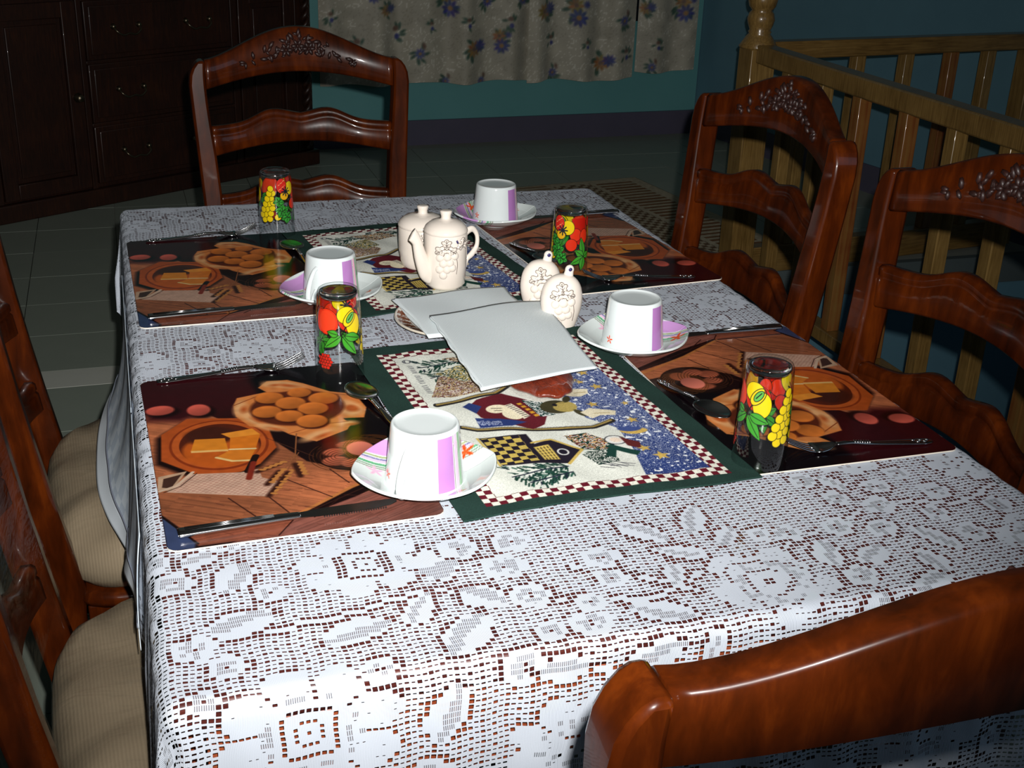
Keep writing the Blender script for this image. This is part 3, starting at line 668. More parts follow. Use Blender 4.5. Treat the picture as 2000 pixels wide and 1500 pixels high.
    g = lambda u: math.exp(-((abs(u) - .34) / .24) ** 2) * .024 + .017 * math.exp(-(u / .4) ** 2)
    rail('crest_rail', ctop, cbot, 0, .030, .036)
    rail('back_slat', lambda u: .900 + g(u) * .8, lambda u: .838 + .02 * math.cos(PI * u / 2), .017, .02, .034)
    rail('back_slat', lambda u: .758 + g(u) * .8, lambda u: .70 + .02 * math.cos(PI * u / 2), .017, .02, .030)
    rail('back_slat', lambda u: .62 + g(u) * .8, lambda u: .565 + .02 * math.cos(PI * u / 2), .017, .02, .026)
    # carved spray of flowers
    bm = bmesh.new(); R3 = random.Random(3)
    for k in range(70):
        u = R3.gauss(0, .30); u = max(-.62, min(.62, u)); sp_ = .021 * math.exp(-(u / .34) ** 2) + .006
        z = ctop(u) - .034 + R3.uniform(-1, 1) * sp_ - .004; X = u * .19; y = ylean(z) - .036 * (1 - u * u) + .015
        ang = R3.uniform(0, PI); a0 = R3.uniform(.006, .011); b0 = a0 * .45
        m4 = Matrix.Translation((X, y, z)) @ Matrix.Rotation(ang, 4, 'Y') @ Matrix.Diagonal((a0, .0045, b0, 1))
        bmesh.ops.create_icosphere(bm, subdivisions=1, radius=1, matrix=m4)
    for (u, dz) in ((0, 0), (-.12, -.004), (.13, -.006)):
        for k in range(6):
            t = k * PI / 3; z = ctop(u) - .038 + dz + .008 * math.sin(t); X = u * .19 + .008 * math.cos(t); y = ylean(z) - .036 * (1 - u * u) + .0165
            bmesh.ops.create_icosphere(bm, subdivisions=2, radius=1, matrix=Matrix.Translation((X, y, z)) @ Matrix.Rotation(-t, 4, 'Y') @ Matrix.Diagonal((.007, .005, .004, 1)))
    bmo('carved_flowers', bm, 'carve', c)
    if wrapped:
        bm = bmesh.new(); rings = []
        for z in [.56, .62, .68, .74, .80, .86, .92, .98, 1.04, 1.10]:
            yy = ylean(z); X = xw(z) + .004; ring = []
            for k in range(28):
                t = 2 * PI * k / 28; cc = math.cos(t); ss = math.sin(t); xx = X * math.copysign(abs(cc) ** .25, cc)
                bowv = -.034 * (1 - min(1, (xx / .19) ** 2))
                ring.append(bm.verts.new((xx, yy + bowv + .026 * math.copysign(abs(ss) ** .4, ss) + .002 * math.sin(k * 2.1 + z * 40), z)))
            rings.append(ring)
        for a0, b0 in zip(rings, rings[1:]):
            for k in range(28): bm.faces.new((a0[k], a0[(k + 1) % 28], b0[(k + 1) % 28], b0[k]))
        bmo('plastic_cover', bm, 'film', c)
    return c
CG = 'dining chairs around the table'
chair((.386, 1.125, 0), PI, 'ladder-back chair at the far end of the table, before the curtain', CG)
chair((.766, .600, 0), PI / 2 + math.radians(2.5), 'dark ladder-back chair on the right side nearest the newel post', CG, 1.02)
chair((.770, .020, 0), PI / 2 + math.radians(1), 'dark ladder-back chair cut off by the right edge of the photo', CG, 1.02)
chair((.463, -.445, 0), 0, 'glossy chestnut chair back in the near right foreground', CG)
chair((.077, .605, 0), -PI / 2 + .055, 'chair on the left with the farther beige corduroy seat under the cloth flap', CG, wrapped=False)
chair((.100, .020, 0), -PI / 2 + .06, 'plastic-wrapped chair on the left with the nearer beige corduroy seat', CG, wrapped=True)

# ================================================================== PLACE MATS (printed laminate)
mw, mh = 283, 433
cv = Cv(0, mw, 0, mh, .75, (26, 10, 12))
n1 = cv.noise(90, 11); n2 = cv.noise(7, 12, 1, 1); n3 = cv.noise(3, 13, 6, 1)
cv.put(np.clip((cv.noise(120, 20) - .35) * 1.2, 0, .5) * (cv.X < 150), (92, 20, 26))
# wooden boards
def board(pts, col, ang, seed):
    base = cv.A.copy(); cv.poly(pts, col, 2)
    m = np.abs(cv.A - base).sum(-1) > .01
    u = cv.X * math.cos(ang) + cv.Y * math.sin(ang); v = -cv.X * math.sin(ang) + cv.Y * math.cos(ang)
    r = np.random.default_rng(seed); G = r.random((200, 60)); vi = (v / 1.6).astype(int) % 200; ui = (u / 40).astype(int) % 60
    grain = G[vi, ui]
    cv.A[m] *= (.86 + .22 * grain[m])[:, None]; cv.A[m] *= (.8 + .4 * n1[m])[:, None]
A1 = -.55
board([(0, 128), (0, 76), (20, 35), (128, 36), (200, 84), (283, 120), (283, 150), (200, 130), (165, 158), (140, 215), (60, 330), (0, 330)], (178, 104, 68), A1, 1)
board([(20, 0), (60, 0), (200, 62), (283, 110), (283, 0)], (138, 84, 72), .42, 2)
board([(30, 3), (109, 4), (130, 33), (20, 33)], (150, 84, 62), .1, 3)
cv.poly([(0, 0), (26, 0), (28, 10), (0, 72)], (58, 70, 104), 3)
cv.line([(128, 36), (200, 84), (283, 128)], 5, (196, 122, 66), 2); cv.line([(0, 72), (30, 8)], 2.5, (24, 12, 12))
for a0, b0 in (((70, 94), (98, 35)), ((112, 84), (130, 37)), ((129, 129), (176, 68)), ((186, 132), (200, 95)), ((130, 33), (109, 3)), ((180, 60), (150, 30))): cv.line([a0, b0], 1.6, (52, 22, 18))
cv.line([(128, 33), (283, 118)], 2, (52, 26, 22))
for k in range(26):
    x, y = random.uniform(20, 200), random.uniform(5, 110); cv.line([(x, y), (x + random.uniform(6, 18), y - random.uniform(3, 9))], .7, (90, 44, 34))
cv.put(np.clip((cv.X - 150) / 40, 0, 1) * (cv.Y > 205) * np.clip((cv.Y - 205) / 20, 0, 1), (18, 10, 16))
cv.poly([(130, 433), (283, 433), (283, 205), (215, 206), (150, 300)], (14, 8, 12), 12)
cv.poly([(0, 433), (140, 433), (110, 340), (40, 300), (0, 310)], (58, 14, 20), 20)
# eggs
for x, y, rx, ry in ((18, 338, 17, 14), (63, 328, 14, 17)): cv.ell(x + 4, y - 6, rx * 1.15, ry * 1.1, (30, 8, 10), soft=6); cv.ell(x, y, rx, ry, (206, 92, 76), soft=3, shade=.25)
# plate
oct_ = [(14, 268), (47, 306), (109, 292), (137, 253), (138, 202), (114, 165), (91, 151), (48, 151), (9, 200)]
cv.poly([(x * 1.05 - 7, y - 8) for x, y in oct_], (26, 10, 10), 8); cv.poly(oct_, (186, 84, 34), 2)
cv.ell(76, 227, 56, 66, (140, 54, 22)); cv.ell(76, 228, 53, 62, (196, 92, 38)); cv.ell(77, 226, 46, 56, (90, 34, 18)); cv.ell(76, 212, 43, 44, (196, 92, 30), soft=6); cv.ell(70, 252, 30, 24, (70, 30, 20), soft=8)
cv.poly([(43, 216), (50, 246), (84, 241), (84, 210)], (228, 138, 40)); cv.poly([(43, 212), (84, 206), (84, 211), (43, 217)], (238, 186, 110))
cv.poly([(81, 254), (118, 259), (125, 241), (90, 240)], (240, 150, 50)); cv.poly([(90, 240), (125, 241), (115, 207), (86, 212)], (226, 124, 34)); cv.line([(86, 210), (114, 205)], 3.5, (244, 214, 150))
cv.poly([(69, 194), (86, 208), (114, 203), (104, 178), (85, 180)], (222, 128, 40)); cv.line([(69, 193), (85, 180), (103, 177)], 4, (238, 200, 130))
# clip cloth + towel
cv.poly([(36, 160), (90, 150), (110, 153), (111, 132), (130, 114), (113, 86), (9, 124)], (210, 172, 148), 1.5)
m = ((np.floor(cv.X / 3.2) + np.floor(cv.Y / 3.2)) % 2 == 0); t_ = Cv(0, mw, 0, mh, .75, (0, 0, 0)); t_.poly([(36, 158), (90, 148), (109, 150), (111, 132), (128, 114), (112, 88), (15, 124)], (255, 255, 255), 1)
cv.put(m * t_.A[..., 0] * .5, (170, 120, 104))
cv.poly([(0, 131), (3, 162), (34, 168), (14, 126)], (196, 160, 130)); cv.poly([(5, 136), (8, 156), (28, 162), (14, 132)], (70, 44, 36)); cv.line([(2, 128), (20, 136), (40, 164)], 4, (214, 184, 158)); cv.line([(6, 124), (24, 134), (44, 160)], 1.2, (60, 36, 30))
# knife with brown grip on the plate
cv.line([(112, 186), (98, 150)], 8, (30, 14, 12)); cv.line([(107, 170), (97, 133)], 7, (128, 42, 28), 2)
# loaf shell with rolls
sh = [(105, 330), (112, 352), (150, 362), (142, 378), (156, 396), (182, 394), (200, 378), (228, 344), (257, 328), (262, 284), (253, 256), (228, 260), (233, 240), (226, 227), (185, 205), (158, 232), (150, 246), (116, 266), (104, 297)]
cv.poly(sh, (224, 136, 72), 2)
for k, (x, y, rx, ry, r) in enumerate([(125, 285, 10, 30, .5), (112, 320, 8, 22, -.2), (175, 380, 26, 10, -.5), (190, 222, 24, 9, .5), (240, 290, 16, 26, .3), (230, 245, 12, 7, 0), (140, 255, 16, 7, -.6), (160, 385, 12, 8, 0)]):
    cv.ell(x, y, rx, ry, (238, 176, 118), r, soft=7); cv.ell(x + 4, y - 4, rx * .5, ry * .4, (196, 96, 44), r, soft=6)
cv.line([(105, 330), (150, 360), (200, 350), (250, 326)], 1.6, (150, 70, 34)); cv.line([(158, 234), (200, 250), (232, 250)], 1.5, (160, 78, 40))
cv.ell(180, 305, 58, 52, (96, 40, 22), soft=5)
for x, y, r in ((151, 343, 19), (190, 350, 16), (216, 325, 20), (174, 321, 20), (142, 302, 19), (198, 298, 20), (166, 283, 18), (190, 262, 20)):
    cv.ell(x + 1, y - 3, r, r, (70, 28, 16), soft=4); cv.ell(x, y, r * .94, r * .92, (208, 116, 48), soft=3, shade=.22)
cv.A *= (1 + .10 * (n2 - .5))[..., None]
# wheat
cv.line([(166, 232), (155, 176), (118, 150)], 1.6, (150, 92, 56)); cv.line([(155, 176), (128, 128)], 1.4, (150, 92, 56)); cv.line([(156, 176), (152, 128)], 1.4, (150, 92, 56)); cv.line([(160, 182), (124, 108)], 1.2, (140, 84, 50)); cv.line([(130, 230), (180, 160)], .8, (90, 50, 36))
for (a0, b0) in (((140, 163), (114, 150)), ((137, 145), (120, 118)), ((146, 140), (118, 92)), ((157, 158), (158, 128))):
    cv.line([(a0[0] - 6, a0[1] - 4), (b0[0] - 6, b0[1] - 4)], 7, (60, 28, 20), 4)
    for k in range(9):
        q = k / 8; cv.ell(a0[0] + (b0[0] - a0[0]) * q, a0[1] + (b0[1] - a0[1]) * q, 4.2, 2.2, (196, 128, 66), .9 if k % 2 else -.4)
# wire basket of eggs
cv.ell(222, 165, 46, 44, (34, 16, 14), soft=4)
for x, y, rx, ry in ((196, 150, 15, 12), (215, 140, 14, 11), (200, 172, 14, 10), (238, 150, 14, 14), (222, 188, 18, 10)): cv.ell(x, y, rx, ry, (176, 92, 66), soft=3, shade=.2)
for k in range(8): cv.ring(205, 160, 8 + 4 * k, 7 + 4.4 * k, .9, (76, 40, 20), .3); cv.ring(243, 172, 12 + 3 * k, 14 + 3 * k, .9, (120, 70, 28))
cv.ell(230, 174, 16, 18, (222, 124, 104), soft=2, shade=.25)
cv.ring(222, 165, 46, 43, 2, (20, 10, 8))
mcol = cv.A * .86 - .012
# rounded outline
rr_ = 11; qx = np.clip(cv.X, rr_, mw - rr_); qy = np.clip(cv.Y, rr_, mh - rr_)
ins = np.hypot(cv.X - qx, cv.Y - qy) <= rr_ + .3
keepc = ins[:-1, :-1] & ins[1:, :-1] & ins[:-1, 1:] & ins[1:, 1:]
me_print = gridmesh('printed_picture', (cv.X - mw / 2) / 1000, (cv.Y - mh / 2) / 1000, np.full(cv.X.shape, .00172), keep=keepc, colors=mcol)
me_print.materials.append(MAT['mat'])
def rrect(bm, hx_, hy_, r, z0, z1, n=8):
    pts = []
    for cx0, cy0, a0 in ((hx_ - r, hy_ - r, 0), (-hx_ + r, hy_ - r, PI / 2), (-hx_ + r, -hy_ + r, PI), (hx_ - r, -hy_ + r, 1.5 * PI)):
        for k in range(n + 1): t = a0 + PI / 2 * k / n; pts.append((cx0 + r * math.cos(t), cy0 + r * math.sin(t)))
    lo = [bm.verts.new((x, y, z0)) for x, y in pts]; hi = [bm.verts.new((x, y, z1)) for x, y in pts]
    for k in range(len(pts)): j = (k + 1) % len(pts); bm.faces.new((lo[k], lo[j], hi[j], hi[k]))
    bm.faces.new(lo[::-1]); bm.faces.new(hi)
bm = bmesh.new(); rrect(bm, mw / 2000, mh / 2000, .011, 0, .0016); me_core = None
for i, (x, y, a0, lab) in enumerate([(.15704, .07802, 1.61, 'food-print placemat with bread and butter picture, near left, beside the front teacup'), (.15319, .70694, 1.1, 'food-print placemat at the far left corner of the table'),
                                     (.79875, .08499, 180.04, 'food-print placemat on the near right under the yellow apple tumbler'), (.79202, .72480, 185.0, 'food-print placemat on the far right behind the cherry tumbler')]):
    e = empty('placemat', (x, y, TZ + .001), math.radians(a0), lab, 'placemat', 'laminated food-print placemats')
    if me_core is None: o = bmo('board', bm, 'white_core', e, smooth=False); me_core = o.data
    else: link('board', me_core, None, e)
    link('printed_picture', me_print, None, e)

# ================================================================== TAPESTRY RUNNERS
cv = Cv(-2, 352, -8, 486, 1.0, (34, 56, 50))
rn = np.random.default_rng(5).random(cv.X.shape)
X_, Y_ = cv.X, cv.Y
bx0, bx1, by0, by1 = 30, 324, 10, 458; cs = 9.
inb = (X_ > bx0) & (X_ < bx1) & (Y_ > by0) & (Y_ < by1); core = (X_ > bx0 + 2 * cs) & (X_ < bx1 - 2 * cs) & (Y_ > by0 + 2 * cs) & (Y_ < by1 - 2 * cs)
chk = (np.floor((X_ - bx0) / cs) + np.floor((Y_ - by0) / cs)) % 2 == 0
cv.put(inb.astype(float), (222, 220, 206)); cv.put((inb & ~core & chk).astype(float), (96, 22, 36))
cv.put(core.astype(float), (214, 216, 206))
third = (X_ > bx0 + 2 * cs) & (X_ < bx0 + 3 * cs) & (Y_ > by0 + 2 * cs) & (Y_ < by1 - 2 * cs) & ~chk & (np.floor((Y_ - by0) / cs) % 4 == 0); 
# night sky on the right side
sky = Cv(-2, 352, -8, 486, 1.0, (0, 0, 0)); sky.poly([(306, 440), (306, 26), (226, 28), (242, 92), (250, 150), (225, 190), (222, 262), (235, 330), (228, 440)], (255, 255, 255), 1)
s_ = sky.A[..., 0] * core; cv.put(s_, (44, 60, 112))
hz = np.clip((X_ - 225) / 80, 0, 1); mixp = (rn < (.42 - .36 * np.clip((130 - Y_) / 100, 0, 1))); cv.put(s_ * mixp * .8, (168, 178, 206)); cv.put(s_ * (cv.noise(4, 8) > .82), (226, 230, 236))
def speck(pts, cols, p=.5, seed=0):
    t = Cv(-2, 352, -8, 486, 1.0, (0, 0, 0)); t.poly(pts, (255, 255, 255), 1); mk_ = t.A[..., 0] > .5
    r = np.random.default_rng(seed + 50); q = cv.noise(3.2, seed + 9, 1.6, 1)
    for k, c in enumerate(cols): cv.put((mk_ & ((q * 7.3 + r.random(q.shape) * .25) % 1 < 1) & (np.floor(q * 11) % len(cols) == k)).astype(float), c)
def pine(x, y, l, w_, ang, seed, cols=((20, 54, 44), (206, 214, 204), (24, 62, 50), (26, 34, 50), (40, 84, 70))):
    r = random.Random(seed)
    for k in range(int(l * 1.5)):
        q = r.random(); ww = w_ * (1 - q * .85); t = r.uniform(-1, 1) * ww; cx0 = x + math.cos(ang) * l * q - math.sin(ang) * t; cy0 = y + math.sin(ang) * l * q + math.cos(ang) * t
        sg = 1 if t > 0 else -1; a_ = ang + sg * 2.2 + r.uniform(-.3, .3); ln = r.uniform(4, 9); c_ = cols[0] if k % 3 else r.choice(cols[1:]); cv.line([(cx0, cy0), (cx0 + ln * math.cos(a_), cy0 + ln * math.sin(a_))], r.uniform(1.4, 2.8), c_)
    cv.line([(x, y), (x + math.cos(ang) * l, y + math.sin(ang) * l)], 2.6, cols[3])
for x, y, l, w0, a0, sd in [(72, 400, 66, 22, .1, 1), (78, 360, 60, 24, .3, 2), (82, 66, 70, 26, .1, 3), (96, 46, 56, 16, .2, 4), (150, 418, 60, 20, .1, 7), (190, 92, 40, 20, .5, 5)]: pine(x, y, l, w0, a0, sd)
speck([(60, 300), (88, 360), (128, 372), (146, 330), (128, 300), (90, 296)], [(160, 124, 112), (206, 196, 184), (104, 60, 60), (196, 172, 120), (60, 44, 44)], .5, 1)
speck([(84, 372), (140, 398), (150, 350), (118, 340)], [(26, 48, 42), (196, 172, 96), (24, 58, 48), (206, 206, 190)], .5, 2)
speck([(110, 420), (185, 430), (200, 395), (150, 385)], [(26, 48, 42), (196, 150, 96), (206, 206, 190), (90, 50, 50)], .5, 6)
# branches
for P_ in ([(60, 276), (74, 279), (106, 286), (142, 292), (175, 318), (215, 330)], [(70, 206), (85, 196), (120, 186), (180, 168), (222, 162), (250, 172)]):
    cv.line(P_, 11, (36, 34, 34)); cv.line([(a0, b0 + 1) for a0, b0 in P_], 4, (150, 128, 72)); cv.line([(a0, b0 + 5) for a0, b0 in P_], 1.2, (206, 206, 200))
# red sweater figure with blue leg
cv.poly([(96, 262), (112, 278), (150, 290), (172, 262), (190, 226), (168, 186), (150, 178), (118, 206), (100, 226)], (92, 26, 36)); cv.poly([(88, 262), (100, 272), (112, 258), (98, 238)], (40, 56, 110)); cv.poly([(92, 226), (120, 218), (150, 200), (128, 192), (90, 200)], (40, 56, 110)); speck([(92, 220), (120, 210), (118, 198), (92, 206)], [(40, 56, 110), (150, 160, 190)], .5, 3)
cv.ell(128, 246, 14, 12, (226, 216, 186)); cv.ell(142, 226, 13, 17, (228, 218, 188)); cv.line([(122, 250), (134, 246)], 1.5, (60, 50, 44)); cv.line([(124, 243), (132, 240)], 1.5, (60, 50, 44))
cv.poly([(140, 252), (150, 254), (160, 214), (150, 208)], (224, 214, 190)); 
for k in range(9): cv.line([(142 + k * 1.3, 250 - k * 4.6), (148 + k * 1.3, 251 - k * 4.6)], 1.5, (40, 34, 40))
for k in range(5): cv.poly([(156 + k * 2.2, 252 - k * 9), (162 + k * 2.2, 253 - k * 9), (163 + k * 2.2, 247 - k * 9), (157 + k * 2.2, 246 - k * 9)], (206, 150, 44))
speck([(166, 262), (190, 250), (192, 208), (172, 208)], [(24, 62, 56), (24, 62, 56), (220, 224, 220)], .5, 4)
cv.ell(200, 230, 19, 20, (62, 58, 38)); cv.ell(212, 226, 15, 15, (170, 150, 84)); cv.ell(222, 246, 5, 10, (62, 58, 38), -.5); cv.ell(224, 205, 5, 11, (62, 58, 38), .4); cv.ell(202, 236, 3, 4, (24, 22, 30))
cv.poly([(222, 262), (240, 276), (262, 270), (258, 258), (244, 250), (232, 252)], (218, 208, 180)); cv.poly([(224, 206), (240, 214), (268, 196), (262, 184), (244, 190), (232, 186)], (218, 208, 180)); cv.line([(240, 262), (256, 262)], 1.5, (160, 140, 90)); cv.line([(240, 198), (258, 192)], 1.5, (160, 140, 90))
# bird house, roof left
cv.poly([(78, 172), (136, 166), (136, 138), (156, 142), (183, 108), (156, 80), (80, 96)], (30, 24, 36))
ck = (np.floor((X_ - 78) / 9.5) + np.floor((Y_ - 92) / 9.5)) % 2 == 0
t = Cv(-2, 352, -8, 486, 1.0, (0, 0, 0)); t.poly([(80, 170), (126, 164), (126, 94), (80, 98)], (255, 255, 255), 1); cv.put(t.A[..., 0] * ck, (190, 166, 84))
cv.line([(134, 142), (158, 142), (184, 108), (156, 79)], 4, (196, 168, 88)); cv.line([(76, 172), (78, 96)], 3, (196, 172, 96))
cv.poly([(132, 130), (150, 130), (150, 92), (132, 94)], (206, 180, 92))
for k in range(4):
    for j in range(5): cv.line([(135 + k * 4, 126 - j * 7), (135 + k * 4, 122 - j * 7)], 1.6, (50, 38, 30))
cv.ell(160, 108, 7, 8, (220, 220, 214)); cv.ell(160, 108, 5, 6, (26, 22, 34))
speck([(176, 150), (206, 150), (222, 122), (214, 100), (186, 110)], [(24, 54, 44), (212, 208, 200), (120, 40, 44), (196, 160, 110), (24, 44, 40)], .5, 5); speck([(178, 96), (214, 104), (216, 70), (186, 64)], [(24, 54, 44), (212, 216, 206), (24, 44, 40)], .5, 8)
cv.ell(232, 121, 13, 11, (214, 214, 208)); cv.ring(232, 121, 13, 11, 1.4, (30, 30, 40)); cv.ell(232, 121, 7, 6, (226, 206, 186)); cv.poly([(240, 128), (258, 110), (252, 92), (240, 104)], (92, 34, 34)); cv.poly([(212, 108), (222, 112), (248, 86), (240, 78)], (22, 58, 50)); cv.poly([(214, 104), (204, 84), (214, 80), (224, 100)], (22, 58, 50))
for k in range(8): cv.line([(186 + k * 4, 60 + (k % 3) * 6), (200 + k * 4, 54 + (k % 2) * 5)], 1.2, (60, 60, 70))
def star(x, y, r, rot=.3):
    pts = []
    for k in range(10): t0 = rot + k * PI / 5; q = r if k % 2 == 0 else r * .42; pts.append((x + q * math.cos(t0), y + q * math.sin(t0)))
    cv.poly(pts, (196, 164, 86))
for x, y, r in ((277, 274, 10), (278, 321, 9), (261, 292, 7), (249, 224, 9), (277, 168, 9), (255, 92, 9), (266, 70, 11), (290, 215, 6)): star(x, y, r)
cv.ell(265, 140, 17, 8, (196, 164, 86), -.2); cv.ell(262, 146, 15, 6, (60, 76, 130), -.2)
speck([(200, 330), (232, 336), (262, 300), (240, 285), (214, 296)], [(36, 34, 40), (196, 168, 88), (214, 206, 180)], .5, 9)
for k in range(22): 
    if k % 7: cv.line([(60, 412 - k * 4.8), (66, 412 - k * 4.8 - (k % 3) * .8)], 1.5, (50, 50, 66))
cv.ring(63, 424, 5, 6, 1.5, (50, 50, 66)); cv.line([(61, 420), (60, 424), (62, 428)], 1.4, (50, 50, 66))
cv.A *= (1 + .16 * (rn - .5))[..., None]
t_ = cv.A[Y_ < -99]
rw = .0009 * np.sin(X_ / 11) * np.sin(Y_ / 17)
def runner(x, y, ang, label, sx=1, sy=1):
    e = empty('tapestry_runner', (x, y, TZ + .0046), ang, label, 'table runner', 'woven tapestry mats on the lace')
    bow = .006 * np.sin(X_ / 350 * PI * 1.6) * (1 - np.clip(Y_ / 200, 0, 1))
    me = gridmesh('woven_picture', X_ / 1000 * sx, (Y_ / 1000 + bow) * sy, rw, colors=cv.A); o = link('woven_picture', me, 'weave', e)
    md = o.modifiers.new('s', 'SOLIDIFY'); md.thickness = .0016; md.offset = -1
    return e
runner(.319, -.149, .062, 'near tapestry mat with birdhouse, stars and check border')
runner(.330, .470, .12, 'far tapestry mat under the cream pots', .93, .93)

# ================================================================== TUMBLERS
GH, GRT, GRB = .121, .0268, .0320      # height, upper (base) radius, lower (mouth) radius, standing upside down
def grad(z): return GRB + (GRT - GRB) * (z / GH)
cv = Cv(0, 190, 0, 122, .55, (0, 0, 0)); BK = (16, 20, 14); RED = (214, 48, 22); YEL = (226, 196, 16); GRN = (60, 150, 40)
def oe(x, y, rx, ry, c, rot=0, o_=.7): 
    for dx in (0, 190, -190): cv.ell(x + dx, y, rx + o_, ry + o_, BK, rot); cv.ell(x + dx, y, rx, ry, c, rot)
def olf(x, y, l, w0, ang, c=GRN):
    pts = [(x + math.cos(ang) * l * t - math.sin(ang) * w0 * math.sin(PI * t ** .8) * s, y + math.sin(ang) * l * t + math.cos(ang) * w0 * math.sin(PI * t ** .8) * s) for s, ts in ((1, np.linspace(0, 1, 14)), (-1, np.linspace(1, 0, 14))) for t in ts]
    cv.poly(pts, c); cv.line(pts + pts[:1], .8, BK); cv.line([(x, y), (x + math.cos(ang) * l * .85, y + math.sin(ang) * l * .85)], .8, BK)
# red apple, half apple, leaves, raspberry
oe(20, 84, 16, 17, RED); oe(11, 84, 9, 15, RED, 0, 0); cv.ell(20, 84, 13, 15, (226, 62, 32)); cv.line([(22, 68), (24, 65)], 1.4, BK)
oe(52, 86, 16, 15.5, (190, 40, 24)); oe(47, 93, 12.5, 11, YEL); oe(58, 79, 11, 15, YEL); cv.ell(52, 86, 10, 11, YEL, .6); cv.ring(52, 88, 12.5, 7, .9, BK, .9); cv.ell(53, 89, 8, 4.2, (90, 170, 70), .9); cv.ring(53, 89, 8, 4.2, .9, BK, .9); cv.line([(50, 86), (56, 93)], 1.3, BK); cv.line([(46, 77), (40, 66)], 1.6, BK)
olf(40, 66, 30, 6.5, -2.5); olf(41, 65, 34, 6.4, -.95); olf(44, 66, 26, 6.2, -.30); olf(36, 67, 16, 5, 2.9)
for x, y in [(a0, b0) for a0 in range(4, 30, 4) for b0 in range(18, 42, 4)]:
    if math.hypot((x - 17) / 10, (y - 30) / 10.5) < 1: oe(x + (y // 4 % 2) * 2, y, 2.3, 2.1, (196, 40, 30), 0, .5)
# grapes
gp = [(0, 0), (10, 2), (2, 10), (12, 12), (-6, 8), (5, 20), (15, 22), (-3, 18), (9, 30), (17, 32), (1, 28), (13, 40), (5, 38), (16, 49), (9, 48), (12, 57)]
for x, y in gp: oe(80 + x, 36 + y, 5.4, 5.4, YEL)
oe(104, 41, 5.4, 5.4, YEL)
# vine leaves
for (x, y, r, a0) in ((113, 52, 14, .4), (107, 70, 11, .9), (121, 40, 12, -.4)):
    for k in range(5): t0 = a0 + k * 1.25; olf(x, y, r, r * .44, t0, (50, 150, 50))
for k in range(36): cv.line([(104 + (k * 7) % 24, 34 + (k * 5) % 40), (106 + (k * 7) % 24, 36 + (k * 5) % 40)], .9, (20, 70, 24))
# cherries and star leaf
cv.poly([(136, 108), (164, 108), (162, 74), (156, 60), (140, 68)], (178, 24, 14)); oe(144, 80, 10, 10.5, RED); oe(160, 77, 8, 12, RED); oe(137, 63, 9.5, 10, RED)
for t0, l in ((1.75, 34), (2.5, 21), (3.6, 27), (4.5, 24), (.3, 17)): olf(160, 42, l, 6, t0)
# orange slice, strawberry
oe(130, 92, 11, 12, YEL); oe(118, 80, 8, 8, (226, 170, 20)); oe(113, 98, 10, 13, (206, 40, 30))
for k in range(22): cv.ell(107 + (k * 5) % 13, 89 + (k * 3.7) % 19, .6, .6, (240, 180, 120))
for k in range(8): cv.line([(121, 87), (121 + 8 * math.cos(k * PI / 4), 87 + 8 * math.sin(k * PI / 4))], 2.2, (20, 24, 40))
oe(179, 86, 9, 15, (196, 140, 20)); oe(172, 100, 6, 8, (206, 40, 30))
Z_ = np.clip(cv.Y, 0, 120) / 1000; TH = cv.X / 190 * 2 * PI; RR = GRB + (GRT - GRB) * (Z_ / GH) + .00035
kk = cv.k; keepc = kk[:-1, :-1] & kk[1:, :-1] & kk[:-1, 1:] & kk[1:, 1:] & (cv.Y[:-1, :-1] < 112) & (cv.Y[:-1, :-1] > 10)
me_fr = gridmesh('fruit_print', RR * np.cos(TH), RR * np.sin(TH), Z_, keep=keepc, colors=cv.A * .88); me_fr.materials.append(MAT['fruit'])
gw = None
def tumbler(x, y, rot, h, label, z=TZ + .0029):
    global gw
    e = empty('fruit_tumbler', (x, y, z), rot, label, 'drinking glass', 'upside-down fruit print tumblers'); e.scale = (1, 1, h / GH)
    if gw is None:
        o1 = lathe('glass_wall', [(GRB - .0004, 0), (GRB, .0008), (grad(.03), .03), (grad(.08), .08), (GRT + .0005, GH - .012), (GRT, GH - .004), (GRT - .0014, GH - .0012), (GRT - .003, GH), (GRT - .006, GH - .0012), (.012, GH - .003), (0, GH - .0032)], 'glass', e, 64)
        o2 = lathe('glass_base', [(0, GH - .0125), (.018, GH - .0122), (GRT - .004, GH - .010), (GRT - .0022, GH - .0065), (GRT - .0028, GH - .0035), (.016, GH - .0042), (0, GH - .0045)], 'thick_glass', e, 64)
        gw = (o1.data, o2.data)
    else: link('glass_wall', gw[0], None, e); link('glass_base', gw[1], None, e)
    link('fruit_print', me_fr, None, e)
# facing angle: camera looks from -y; print column c sits at angle c/190*2pi
def face(col, x, y): return math.atan2(CP.y - y, CP.x - x) - col / 190 * 2 * PI
tumbler(.262, .258, face(37, .262, .258), .121, 'upside-down tumbler with red apple and raspberry print, behind the front teacup')
tumbler(.688, -.100, face(62, .688, -.1), .124, 'upside-down tumbler with yellow apple and grapes, nearest on the right')
tumbler(.266, .915, face(102, .266, .915), .117, 'upside-down tumbler with yellow grapes print at the far left')
tumbler(.699, .588, face(134, .699, .588), .118, 'upside-down tumbler with cherries and green leaves, behind the shakers')

